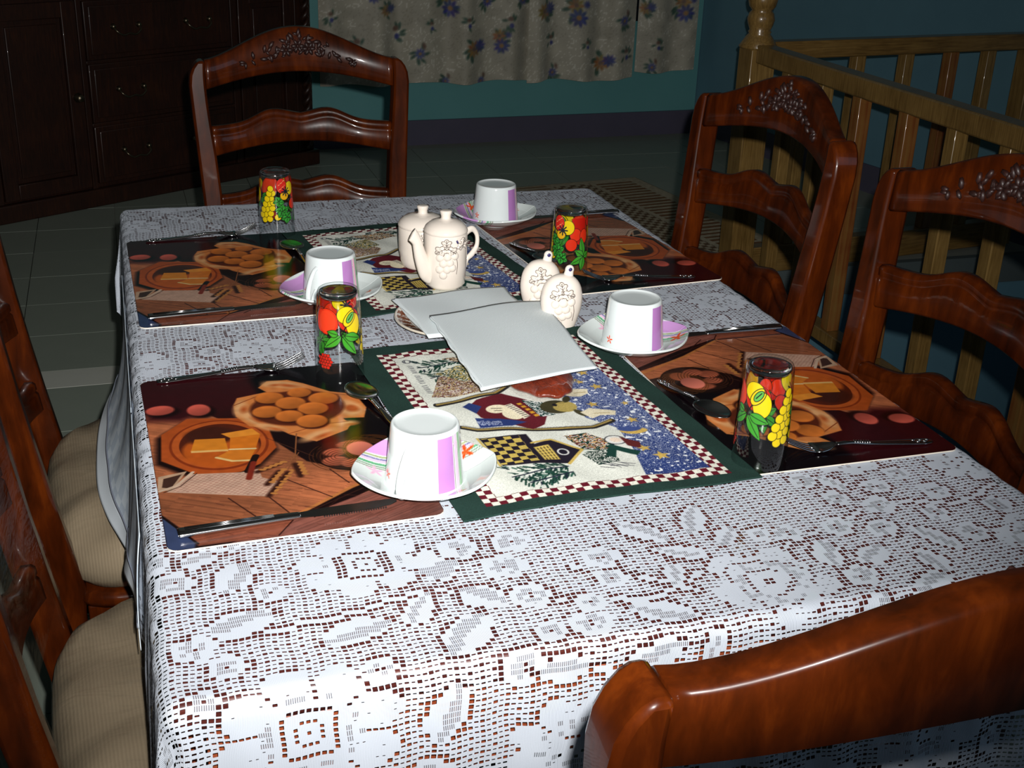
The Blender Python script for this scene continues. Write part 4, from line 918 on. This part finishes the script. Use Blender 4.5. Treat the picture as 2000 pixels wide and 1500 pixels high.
# ================================================================== CUPS AND SAUCERS
cv = Cv(-84, 84, -84, 84, 1.2, (214, 222, 220)); rr_ = np.hypot(cv.X, cv.Y)
for y0, w0, c in ((60, 22, (196, 146, 204)), (46, 2.4, (150, 160, 110)), (42, 2.2, (104, 92, 150)), (38.5, 2.4, (222, 170, 206)), (33.5, 3.6, (96, 164, 120)), (29, 1.8, (110, 140, 110)), (25.5, 1.8, (140, 146, 130))):
    cv.line([(-84, y0), (84, y0)], w0, c)
for x, y, c, s in ((56, 33, (226, 72, 24), 1), (-52, 20, (236, 176, 204), .9), (30, -50, (226, 100, 60), .5)):
    for k in range(5): t0 = k * 2 * PI / 5 + .3; cv.ell(x + 5.5 * s * math.cos(t0), y + 5.5 * s * math.sin(t0), 5 * s, 1.9 * s, c, t0)
TH = np.linspace(0, 2 * PI, 97); RRi = np.concatenate([np.linspace(0, 1, 40)])
TT, QQ = np.meshgrid(TH, RRi)
def sup(t): return 1 / (np.abs(np.cos(t)) ** 1.45 + np.abs(np.sin(t)) ** 1.45) ** (1 / 1.45)
RO = .0815 * (sup(TT) * .62 + .38)
Xs = QQ * RO * np.cos(TT); Ys = QQ * RO * np.sin(TT)
ca_, ch_ = np.cos(PI / 4), 0
prof_r = np.array([0, .30, .36, .45, .6, .8, .95, 1.0]); prof_z = np.array([.006, .006, .0062, .0055, .0075, .0135, .0195, .0215])
Zs = np.interp(QQ, prof_r, prof_z) + (RO - .072) * .55 * QQ ** 3
def samp(x, y):
    i = np.clip(((y * 1000 + 84) / 1.2), 0, cv.A.shape[0] - 1.01); j = np.clip(((x * 1000 + 84) / 1.2), 0, cv.A.shape[1] - 1.01); return cv.A[np.round(i).astype(int), np.round(j).astype(int)]
# stripes run at 45 degrees to the corner axis
QF = np.concatenate([np.linspace(0, 1, 110)]); THF = np.linspace(0, 2 * PI, 361); TF, QFf = np.meshgrid(THF, QF)
ROf = .0815 * (sup(TF) * .62 + .38); Xf = QFf * ROf * np.cos(TF); Yf = QFf * ROf * np.sin(TF); Zf = np.interp(QFf, prof_r, prof_z) + (ROf - .072) * .55 * QFf ** 3
def sauc_mesh(stripe_rot):
    c, s = math.cos(stripe_rot), math.sin(stripe_rot); return gridmesh('dish', Xf, Yf, Zf, colors=samp(Xf * c + Yf * s, -Xf * s + Yf * c))
# cup profile (upside down: mouth at z=0)
CH = .0705
cprof = [(.0425, 0), (.0433, .0006), (.0432, .002), (.0415, .020), (.0392, .045), (.0372, .0660), (.0366, .0685), (.0356, .0700), (.0345, .0705), (.0334, .0700), (.0322, .0690), (.030, .0682), (.022, .0679), (.010, .0678), (0, .0678)]
cin = [(0, .062), (.02, .0618), (.033, .060), (.037, .045), (.0395, .02), (.0412, .002), (.0418, .0002), (.0425, 0)]
def crad(z): return float(np.interp(z, [.0006, .020, .045, .066], [.0433, .0415, .0392, .0372]))
def patch(name, a0, a1, z0, z1, mat, par, off=.00025):
    th = np.linspace(a0, a1, max(3, int(abs(a1 - a0) * 24))); zz = np.linspace(z0, z1, 10); T, Zp = np.meshgrid(th, zz); R_ = np.vectorize(crad)(Zp) + off
    return link(name, gridmesh(name, R_ * np.cos(T), R_ * np.sin(T), Zp), mat, par)
def cupset(x, y, srot, strp, hang, band, zoff, lab_c, lab_s):
    zb = TZ + zoff
    se = empty('saucer', (x, y, zb), srot, lab_s, 'saucer', 'white saucers with lilac stripes')
    o = link('dish', sauc_mesh(strp), 'sauc', se); md = o.modifiers.new('s', 'SOLIDIFY'); md.thickness = .0032; md.offset = -1; md.use_rim = True
    lathe('foot_ring', [(.022, .0035), (.024, .0002), (.026, .0), (.028, .0035)], 'porcelain', se, 48)
    ce = empty('teacup', (x, y, zb + .0076), 0, lab_c, 'teacup', 'upside-down white teacups')
    lathe('bowl', cprof, 'porcelain', ce, 72, closed=False)
    b0 = band
    for a0, wd, mt in ((0, .50, 'lilac'), (.52, .03, 'grey_gl'), (.58, .10, 'pink_gl'), (.70, .022, 'grey_gl'), (.75, .06, 'green_gl'), (.84, .035, 'green_gl'), (.91, .02, 'grey_gl')):
        patch('stripe', b0 + a0, b0 + a0 + wd, .004, .0655, mt, ce)
    for dx, zc, s, mt in ((.60, .055, .6, 'pink_gl'), (-1.55, .016, 1, 'orange_gl')):
        bm = bmesh.new(); t0 = b0 + dx; R_ = crad(zc) + .0005
        for k in range(5):
            q = k * 2 * PI / 5 + .3; pts = []
            for j in range(8):
                f = j / 8 * 2 * PI; u = s * (.0035 * math.cos(q) + .003 * math.cos(f) * math.cos(q) - .0011 * math.sin(f) * math.sin(q)); v = s * (.0035 * math.sin(q) + .003 * math.cos(f) * math.sin(q) + .0011 * math.sin(f) * math.cos(q))
                tt = t0 + u / R_; pts.append(bm.verts.new((R_ * math.cos(tt), R_ * math.sin(tt), zc + v)))
            bm.faces.new(pts)
        bmo('flower_print', bm, mt, ce)
    bm = bmesh.new(); R_ = crad(.052); d = Vector((math.cos(hang), math.sin(hang), 0)); P_ = lambda r, z: tuple(d * r + Vector((0, 0, z)))
    tube(bm, [P_(crad(.054) - .001, .055), P_(crad(.05) + .006, .052), P_(.0545, .040), P_(.0605, .026), P_(.0615, .014), P_(.057, .006), P_(.051, .0075), P_(.0475, .014), P_(crad(.022) - .001, .022)], [(.0034, .0034), (.0034, .003), (.0038, .0026), (.0042, .0024), (.0045, .0024), (.004, .0024), (.0035, .0022), (.003, .002), (.003, .003)], 12, updir=tuple(d), n=5)
    bmo('handle', bm, 'porcelain', ce)
cam_ang = lambda x, y: math.atan2(CP.y - y, CP.x - x)
cupset(.297, -.070, .05, -.05, cam_ang(.297, -.07) - .44, cam_ang(.297, -.07) + .35, .0030, 'upside-down white teacup nearest the camera, handle facing front', 'squarish saucer nearest the camera with green and lilac stripes')
cupset(.300, .545, .20, .6, cam_ang(.3, .545) - .6, cam_ang(.3, .545) + .45, .0030, 'upside-down white teacup behind the red apple tumbler', 'saucer with lilac corner and blue flower behind the red apple tumbler')
cupset(.668, .905, .1, 1.45, cam_ang(.668, .905) + 2.6, cam_ang(.668, .905) + .62, .0030, 'upside-down white teacup farthest away near the table end', 'saucer farthest away behind the cream pots')
cupset(.674, .252, -.02, -.75, cam_ang(.674, .252) + 2.6, cam_ang(.674, .252) + .70, .0050, 'upside-down white teacup to the right of the shakers', 'pointed saucer with lilac and green stripes right of the shakers')

# ================================================================== CREAM CERAMICS
def reliefs(par, surf, u0, z0, s, leaf_only=False, twin=False):
    """surf(u, z, off) -> point on the pot's wall; u in metres along the wall"""
    grapes = [(-.008, -.012), (.001, -.011), (-.004, -.019), (.004, -.018), (.010, -.010), (-.0085, -.026), (.0005, -.026), (-.004, -.033), (.007, -.024)]
    gm = None
    if not leaf_only:
        for gx, gz in grapes:
            p = surf(u0 + gx * s, z0 + gz * s, -.0008 * s); q = surf(u0 + gx * s, z0 + gz * s, .01); nrm = (Vector(q) - Vector(p)).normalized()
            if gm is None:
                bm = bmesh.new(); bmesh.ops.create_icosphere(bm, subdivisions=3, radius=1); o = bmo('grape', bm, 'cream', par); gm = o.data
            else: o = link('grape', gm, None, par)
            o.matrix_local = Matrix.Translation(p) @ nrm.to_track_quat('Z', 'Y').to_matrix().to_4x4() @ Matrix.Diagonal((.0049 * s, .0049 * s, .0034 * s, 1))
            # dimple
    lv = [(-.001, 0, 3.7, .0125), (.001, 0, -.65, .0115), (0, .0, 1.6, .010)] if not twin else [(0, 0, 3.5, .012), (0, 0, -.3, .012), (0, .001, 1.7, .010)]
    bm = bmesh.new(); bv = bmesh.new()
    outl = []
    for lx, lz, la, ll in lv:
        ll *= s; ring = []
        for k in range(26):
            t = k / 26 * 2 * PI; rr0 = ll * (.40 + .24 * abs(math.cos(2.5 * t))); cu = u0 + lx * s + math.cos(la) * ll * .55 + rr0 * math.cos(t + la); cz = z0 + lz * s + math.sin(la) * ll * .55 + rr0 * math.sin(t + la) * .8
            ring.append((cu, cz))
        cc = (u0 + lx * s + math.cos(la) * ll * .55, z0 + lz * s + math.sin(la) * ll * .55)
        v0 = bm.verts.new(surf(cc[0], cc[1], .0016 * s)); rv = [bm.verts.new(surf(a0 * .8 + cc[0] * .2, b0 * .8 + cc[1] * .2, .0016 * s)) for a0, b0 in ring]; ro = [bm.verts.new(surf(a0, b0, -.0004)) for a0, b0 in ring]
        for k in range(26): j = (k + 1) % 26; bm.faces.new((v0, rv[k], rv[j])); bm.faces.new((rv[k], ro[k], ro[j], rv[j]))
        tube(bv, [surf(a0, b0, .0003) for a0, b0 in ring + ring[:1]], .00035 * s, 5, n=1)
        tip = (u0 + lx * s + math.cos(la) * ll * 1.0, z0 + lz * s + math.sin(la) * ll * .95); st_ = (u0 + lx * s, z0 + lz * s)
        tube(bv, [surf(st_[0], st_[1], .0019 * s), surf(tip[0], tip[1], .0019 * s)], .0004 * s, 5)
        for q in (.35, .65):
            m0 = (st_[0] + (tip[0] - st_[0]) * q, st_[1] + (tip[1] - st_[1]) * q)
            for sg in (-1, 1):
                e0 = (m0[0] + math.cos(la + sg * .8) * ll * .33, m0[1] + math.sin(la + sg * .8) * ll * .3); tube(bv, [surf(m0[0], m0[1], .0018 * s), surf(e0[0], e0[1], .0014 * s)], .0003 * s, 5)
    if not leaf_only: tube(bv, [surf(u0 + .0125 * s, z0 - .014 * s, .0002), surf(u0 + .0135 * s, z0 - .022 * s, .0002), surf(u0 + .0125 * s, z0 - .032 * s, .0002)], .00035 * s, 5)
    bmo('vine_leaves', bm, 'cream', par); bmo('leaf_lines', bv, 'vein', par)
def pot(x, y, R_, hb, label, name, cat, spout, rot):
    e = empty(name, (x, y, TZ + .0055), rot, label, cat)
    lathe('body', [(0, 0), (R_ * .80, 0), (R_ * .86, .003), (R_ * .93, .012 if not spout else .006), (R_ * .985, hb * .4), (R_, hb * .7), (R_, hb - .001), (R_ - .001, hb), (0, hb)], 'cream', e, 64)
    ld = lathe('lid', [(R_ + .0002, hb + .0004), (R_ + .001, hb + .002), (R_ + .0006, hb + .0045), (R_ * .93, hb + .010), (R_ * .75, hb + .0155), (R_ * .45, hb + .0195), (.009, hb + .0205), (.0075, hb + .0225), (.0078, hb + .026), (.0095, hb + .0315), (.0092, hb + .0335), (.006, hb + .0342), (0, hb + .0342)], 'cream', e, 64)
    def surf(u, z, off):
        t = -PI / 2 + u / R_; rr0 = R_ * float(np.interp(z, [0, .003, .01, hb * .4, hb * .7, hb], [.80, .86, .93, .985, 1, 1])) + off
        return (rr0 * math.cos(t), rr0 * math.sin(t), z)
    reliefs(e, surf, -.017, hb * .80, 1.35 if spout else 1.15); reliefs(e, surf, .013, hb * .84, 1.0, leaf_only=True, twin=True)
    if spout:
        bm = bmesh.new(); tube(bm, [(-R_ + .008, 0, .014), (-R_ - .002, 0, .022), (-R_ - .012, 0, .038), (-R_ - .019, 0, .056), (-R_ - .027, 0, .0645)], [(.011, .009), (.013, .010), (.010, .0085), (.0075, .007), (.0085, .0045)], 20, updir=(0, 1, 0), n=6, cap=True); bmo('spout', bm, 'cream', e).scale = (1, 1, hb / .062)
        bm = bmesh.new(); tube(bm, [(R_ - .004, 0, .050), (R_ + .004, 0, .0575), (R_ + .016, 0, .060), (R_ + .0245, 0, .052), (R_ + .0245, 0, .040), (R_ + .016, 0, .0315), (R_ + .007, 0, .0265), (R_ + .003, 0, .019), (R_ - .002, 0, .014)], [(.0042, .0042), (.0042, .0042), (.0036, .0036), (.0034, .0034), (.0036, .0036), (.0040, .0040), (.0032, .0032), (.0032, .0032), (.0036, .0036)], 14, updir=(0, 1, 0)); 
        tube(bm, [(R_ + .019, 0, .034), (R_ + .026, 0, .031)], [.003, .0012], 10, updir=(0, 1, 0)); bmo('handle', bm, 'cream', e).scale = (1, 1, hb / .062)
        bm = bmesh.new(); tube(bm, [surf(-.001, hb * .93, .0003), surf(.001, hb * .88, .0003)], .0016, 8); bmo('crest_mark', bm, 'navy', e)
    return e
pot(.4870, .577, .0340, .0885, 'cream ceramic creamer with spout, handle and raised grapes', 'creamer_pot', 'creamer', True, .30)
pot(.4760, .685, .0400, .068, 'cream ceramic sugar pot with knobbed lid behind the creamer', 'sugar_pot', 'sugar bowl', False, .30)
def shaker(x, y, rot, label):
    e = empty('grape_shaker', (x, y, TZ + .0016), rot, label, 'salt shaker', 'cream grape shakers')
    H = .080
    pr = [(0, 0), (.62, 0), (.70, .002), (.80, .010), (.94, .024), (1.0, .036), (.98, .046), (.90, .056), (.74, .064), (.50, .070), (.22, .0727), (0, .073)]
    Pz = smoothpts([(a0, b0, 0) for a0, b0 in pr[1:]], 4); pr2 = [(0, 0)] + [(max(p.x, 0), p.y) for p in Pz]
    e.scale = (1.1, 1.1, 1.12)
    lathe('body', [(a0 * .0285, b0) for a0, b0 in pr2], 'cream', e, 56, sy=.66)
    zz = [p[1] for p in pr]; rz = [p[0] for p in pr]
    def surf(u, z, off):
        r0 = float(np.interp(z, zz[1:], rz[1:])) * .0285; sx = max(-.98, min(.98, u / max(r0, 1e-4))); yy = -r0 * .66 * math.sqrt(1 - sx * sx)
        n = Vector((sx, -math.sqrt(1 - sx * sx) * 1.3, 0)).normalized(); return (r0 * sx + n.x * off, yy + n.y * off, z)
    reliefs(e, surf, -.003, .052, 1.22, twin=True)
    bm = bmesh.new()
    tube(bm, [(.007, 0, .066), (.0085, 0, .076), (.009, 0, .079)], [(.0075, .0045), (.006, .0045), (.0058, .0045)], 16, updir=(0, 1, 0)); bmesh.ops.create_uvsphere(bm, u_segments=16, v_segments=10, radius=1, matrix=Matrix.Translation((.009, 0, .079)) @ Matrix.Diagonal((.0062, .0046, .0062, 1)))
    bmo('hanging_loop', bm, 'cream', e)
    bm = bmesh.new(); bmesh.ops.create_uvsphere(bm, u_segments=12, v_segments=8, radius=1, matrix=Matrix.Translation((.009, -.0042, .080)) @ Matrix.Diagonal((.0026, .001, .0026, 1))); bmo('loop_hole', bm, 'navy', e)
shaker(.608, .368, -.08, 'cream shaker with raised grapes, the nearer of the pair'); shaker(.600, .440, -.08, 'cream shaker with raised grapes, the farther of the pair')

# ================================================================== BROWN RIMMED PLATE, NAPKINS, CARAMEL SWEET
cv = Cv(-90, 90, -90, 90, 1.2, (218, 212, 202)); n4 = cv.noise(4, 31)
TF2, QF2 = np.meshgrid(np.linspace(0, 2 * PI, 241), np.linspace(0, 1, 70)); Xp = .078 * QF2 * np.cos(TF2) ; Yp = .083 * QF2 * np.sin(TF2)
cp = np.ones(Xp.shape + (3,)) * np.array((222, 216, 206)) / 255.; q_ = np.random.default_rng(3).random(Xp.shape)
mk_ = (QF2 > .72) & (QF2 < .965) & ((np.sin(TF2 * 26) * .5 + .5 + q_ * .7) > .42 + np.abs(QF2 - .86) * 3)
cp[mk_] = np.array((128, 70, 44)) / 255.; cp[QF2 > .975] = np.array((196, 186, 170)) / 255.
Zp = np.interp(QF2, [0, .6, .7, 1], [.004, .004, .005, .013])
pe = empty('napkin_plate', (.445, .398, TZ + .0064), 0, 'small plate with brown lace-print rim under the white napkins', 'plate')
o = link('dish', gridmesh('dish', Xp, Yp, Zp, colors=cp), 'plate_rim', pe); md = o.modifiers.new('s', 'SOLIDIFY'); md.thickness = .003; md.offset = -1
def sheet(par, name, corners, z_of, th, n=34, seed=0, mat='napkin', dz=0., org=(0, 0, 0)):
    u, v = np.meshgrid(np.linspace(0, 1, n), np.linspace(0, 1, n)); c = np.array(corners)
    P_ = (c[0] * ((1 - u) * v)[..., None] + c[1] * (u * v)[..., None] + c[2] * (u * (1 - v))[..., None] + c[3] * ((1 - u) * (1 - v))[..., None])
    r = np.random.default_rng(seed)
    X0 = P_[..., 0] + .0012 * np.sin(v * 9 + seed) * (abs(u - .5) * 2) ** 4; Y0 = P_[..., 1] + .0012 * np.sin(u * 8 + seed) * (abs(v - .5) * 2) ** 4
    Zq = z_of(u, v) + dz
    o = link(name, gridmesh(name, X0 - org[0], Y0 - org[1], Zq - org[2]), mat, par); md = o.modifiers.new('s', 'SOLIDIFY'); md.thickness = th; md.offset = 1
    return o
og = (.475, .41, TZ + .012)
ne = empty('napkin_stack', og, 0, 'stack of folded white paper napkins lying flat on the brown-rimmed plate', 'napkins')
c1 = [(.379, .468), (.560, .486), (.560, .318), (.396, .318)]
for k in range(5):
    sheet(ne, 'napkin', [(x + .0012 * math.sin(k * 2 + i), y + .0014 * math.cos(k * 3 + i) + (.012 * math.sin(.5 * k) if i == 1 else 0)) for i, (x, y) in enumerate(c1)], lambda u, v: TZ + .0205 + .0015 * np.sin(u * 7) * np.sin(v * 5) + .003 * (1 - u) * v, .0009, seed=k, dz=k * .0011, org=og)
og2 = (.51, .28, TZ + .02)
n2e = empty('napkin_stack', og2, 0, 'embossed white paper napkin draped over the brown sweet, on top of the flat stack', 'napkins')
c2 = [(.412, .372), (.592, .410), (.585, .160), (.413, .108)]
def z2(u, v):
    base = TZ + .0285 + .004 * v - .012 * (u ** 2) * (1 - v) * .6
    return base + .0016 * np.sin(u * 6 + 1) * np.sin(v * 5) - .004 * u ** 3 * v
for k in range(2): sheet(n2e, 'napkin', [(x, y) for i, (x, y) in enumerate(c2)], z2, .001, seed=20 + k, dz=k * .0013, n=40, org=og2)
bm = bmesh.new(); R3 = random.Random(8)
tube(bm, [og2 and (c2[3][0] - og2[0] + (c2[0][0] - c2[3][0]) * t - .0005 + .0012 * math.sin(t * 30), c2[3][1] - og2[1] + (c2[0][1] - c2[3][1]) * t * .98, .0100 + 0.003 * t + .0006 * math.sin(t * 44)) for t in [k / 22 for k in range(23)]], .0016, 6, n=2)
bmo('crimped_edge', bm, 'napkin', n2e)
# caramel coloured sweet wrapped in film
se = empty('wrapped_sweet', (.506, .200, TZ + .0062), .1, 'glossy reddish brown wrapped sweet sticking out under the draped napkin', 'sweet')
V = []; bm = bmesh.new(); rings = []
for q, z in ((1, .001), (1.04, .006), (1.0, .012), (.86, .0175), (.6, .0205), (.3, .0215)):
    rings.append([bm.verts.new((.046 * q * (1 + .03 * math.sin(9 * t)) * math.cos(t), .088 * q * (1 + .02 * math.sin(11 * t)) * math.sin(t), z * .62 + .0005 * math.sin(13 * t))) for t in [2 * PI * k / 72 for k in range(72)]])
for a0, b0 in zip(rings, rings[1:]):
    for k in range(72): bm.faces.new((a0[k], a0[(k + 1) % 72], b0[(k + 1) % 72], b0[k]))
bm.faces.new(rings[0][::-1]); bm.faces.new(rings[-1]); bmo('sweet_body', bm, 'caramel', se)
bm = bmesh.new(); rings = []
for q, z in ((1.16, .0003), (1.09, .008), (1.04, .015), (.9, .021)):
    rings.append([bm.verts.new((.046 * q * (1 + .03 * math.sin(17 * t)) * math.cos(t), .088 * q * (1 + .02 * math.sin(15 * t)) * math.sin(t), z * .62 + .0006 * math.sin(21 * t))) for t in [2 * PI * k / 90 for k in range(90)]])
for a0, b0 in zip(rings, rings[1:]):
    for k in range(90): bm.faces.new((a0[k], a0[(k + 1) % 90], b0[(k + 1) % 90], b0[k]))
bmo('clear_wrapper', bm, 'film', se)

# ================================================================== CUTLERY
def place(e, p, q, z=TZ + .0034):
    d = Vector((q[0] - p[0], q[1] - p[1])); e.location = (p[0], p[1], z); e.rotation_euler = (0, 0, math.atan2(d.y, d.x)); return e
def handle_bm(bm, L=.115, w0=.008, w1=.0035):
    tube(bm, [(0, 0, .0012), (.012, 0, .0014), (.03, 0, .0018), (L * .6, 0, .0035), (L * .85, 0, .0062), (L, 0, .006)], [(w0 * .55, .001), (w0, .0014), (w0 * .9, .0014), (w1 * 1.3, .0018), (w1, .0024), (w1 * 1.1, .0018)], 14)
    for k in range(7): tube(bm, [(L * .66 + k * .0032, -w1 * .9, .0052 + k * .0003), (L * .66 + k * .0032 + .001, 0, .0072 + k * .0003), (L * .66 + k * .0032, w1 * .9, .0052 + k * .0003)], .0009, 6, n=2)
    for k in range(5): bmesh.ops.create_icosphere(bm, subdivisions=1, radius=1, matrix=Matrix.Translation((.006 + k * .0045, (k % 2 - .5) * .004, .0030)) @ Matrix.Diagonal((.003, .0022, .0012, 1)))
def fork(p, q, label, L=.203):
    e = place(empty('fork', (0, 0, 0), 0, label, 'fork', 'steel forks'), p, q)
    bm = bmesh.new(); handle_bm(bm, .125); bmo('handle', bm, 'steel', e)
    bm = bmesh.new(); n = 9; rings = []
    for i, (x, z, wd) in enumerate([(.123, .0062, .0035), (.130, .0052, .006), (.138, .0030, .0105), (.147, .0018, .0125), (.156, .0022, .0125)]):
        rings.append([bm.verts.new((x, wd * (k / (n - 1) * 2 - 1), z - .002 * (1 - (k / (n - 1) * 2 - 1) ** 2))) for k in range(n)])
    for a0, b0 in zip(rings, rings[1:]):
        for k in range(n - 1): bm.faces.new((a0[k], a0[k + 1], b0[k + 1], b0[k]))
    o = bmo('head', bm, 'steel', e); md = o.modifiers.new('s', 'SOLIDIFY'); md.thickness = .0016
    for k in range(4):
        y = -.0102 + k * .0068; bm = bmesh.new(); tube(bm, [(.154, y, .0018), (.165, y * .98, .0045), (.178, y * .95, .0100), (.192, y * .9, .0165)], [(.0019, .0009), (.0017, .0009), (.0015, .0008), (.0007, .0005)], 8); bmo('tine', bm, 'steel', e)
    return e
def spoon(p, q, label):
    e = place(empty('teaspoon', (0, 0, 0), 0, label, 'spoon', 'steel teaspoons'), p, q)
    bm = bmesh.new(); handle_bm(bm, .088, .006, .0028); bmo('handle', bm, 'steel', e)
    n = 28; m = 9; bm = bmesh.new(); rings = []
    for i in range(1, m + 1):
        q0 = i / m; rings.append([bm.verts.new((.108 + q0 * .0225 * math.cos(t) * (1 + .10 * math.cos(t)), q0 * (.0155) * math.sin(t), .0015 + .0050 * q0 ** 2.2)) for t in [2 * PI * k / n for k in range(n)]])
    c0 = bm.verts.new((.108, 0, .0015))
    for k in range(n): bm.faces.new((c0, rings[0][k], rings[0][(k + 1) % n]))
    for a0, b0 in zip(rings, rings[1:]):
        for k in range(n): bm.faces.new((a0[k], a0[(k + 1) % n], b0[(k + 1) % n], b0[k]))
    o = bmo('bowl', bm, 'steel', e); o.scale = (1.32, 1.32, 1.0); o.location = (-.030, 0, 0); md = o.modifiers.new('s', 'SOLIDIFY'); md.thickness = .001
    return e
def knife(p, q, label, L=.225):
    e = place(empty('table_knife', (0, 0, 0), 0, label, 'knife', 'steel table knives'), p, q)
    bm = bmesh.new(); tube(bm, [(0, 0, .004), (.004, 0, .004), (.05, 0, .0042), (.10, 0, .0045), (.122, 0, .0045)], [(.0075, .0035), (.0085, .0040), (.0075, .004), (.006, .0036), (.005, .003)], 14)
    for s in (-1, 0, 1): tube(bm, [(.006, s * .003, .0076), (.095, s * .0022, .0080)], .0008, 6)
    bmo('handle', bm, 'steel', e)
    bm = bmesh.new(); pts = [(.120, -.0055), (.14, -.0085), (.20, -.009), (.217, -.006), (.225, .002), (.222, .0065), (.15, .0075), (.120, .005)]
    lo = [bm.verts.new((x, y * .6, .0030)) for x, y in pts]; hi = [bm.verts.new((x, y, .0048)) for x, y in pts]; bm.faces.new(lo[::-1]); bm.faces.new(hi)
    for k in range(8): bm.faces.new((lo[k], lo[(k + 1) % 8], hi[(k + 1) % 8], hi[k]))
    bmo('blade', bm, 'knifegrip', e, smooth=False)
    bm = bmesh.new()
    for k in range(26): x = .145 + k * .0026; box(bm, x, x + .0013, -.0100, -.0082, .0034, .0046)
    tag(bmo('serration', bm, 'knifegrip', e, smooth=False), kind='stuff')
    return e
fork((.030, .284), (.222, .300), 'fork on the top edge of the near left placemat'); fork((.040, .912), (.232, .930), 'fork on the far left placemat')
fork((.918, -.106), (.730, -.088), 'fork on the near right placemat beside the yellow apple tumbler'); fork((.905, .537), (.722, .560), 'fork on the far right placemat')
knife((.034, -.116), (.259, -.104), 'table knife along the near edge of the near left placemat'); knife((.030, .520), (.255, .536), 'shiny table knife along the near edge of the far left placemat')
knife((.925, .285), (.700, .280), 'table knife on the near right placemat behind the pointed saucer'); knife((.925, .935), (.700, .915), 'table knife on the far right placemat behind the cherry tumbler')
spoon((.302, .074), (.274, .195), 'teaspoon left of the front teacup'); spoon((.296, .715), (.276, .845), 'teaspoon in front of the grape-print tumbler')
spoon((.668, .144), (.694, .02), 'teaspoon on the near right placemat beside the near tapestry'); spoon((.660, .782), (.692, .66), 'teaspoon on the far right placemat behind the shakers')
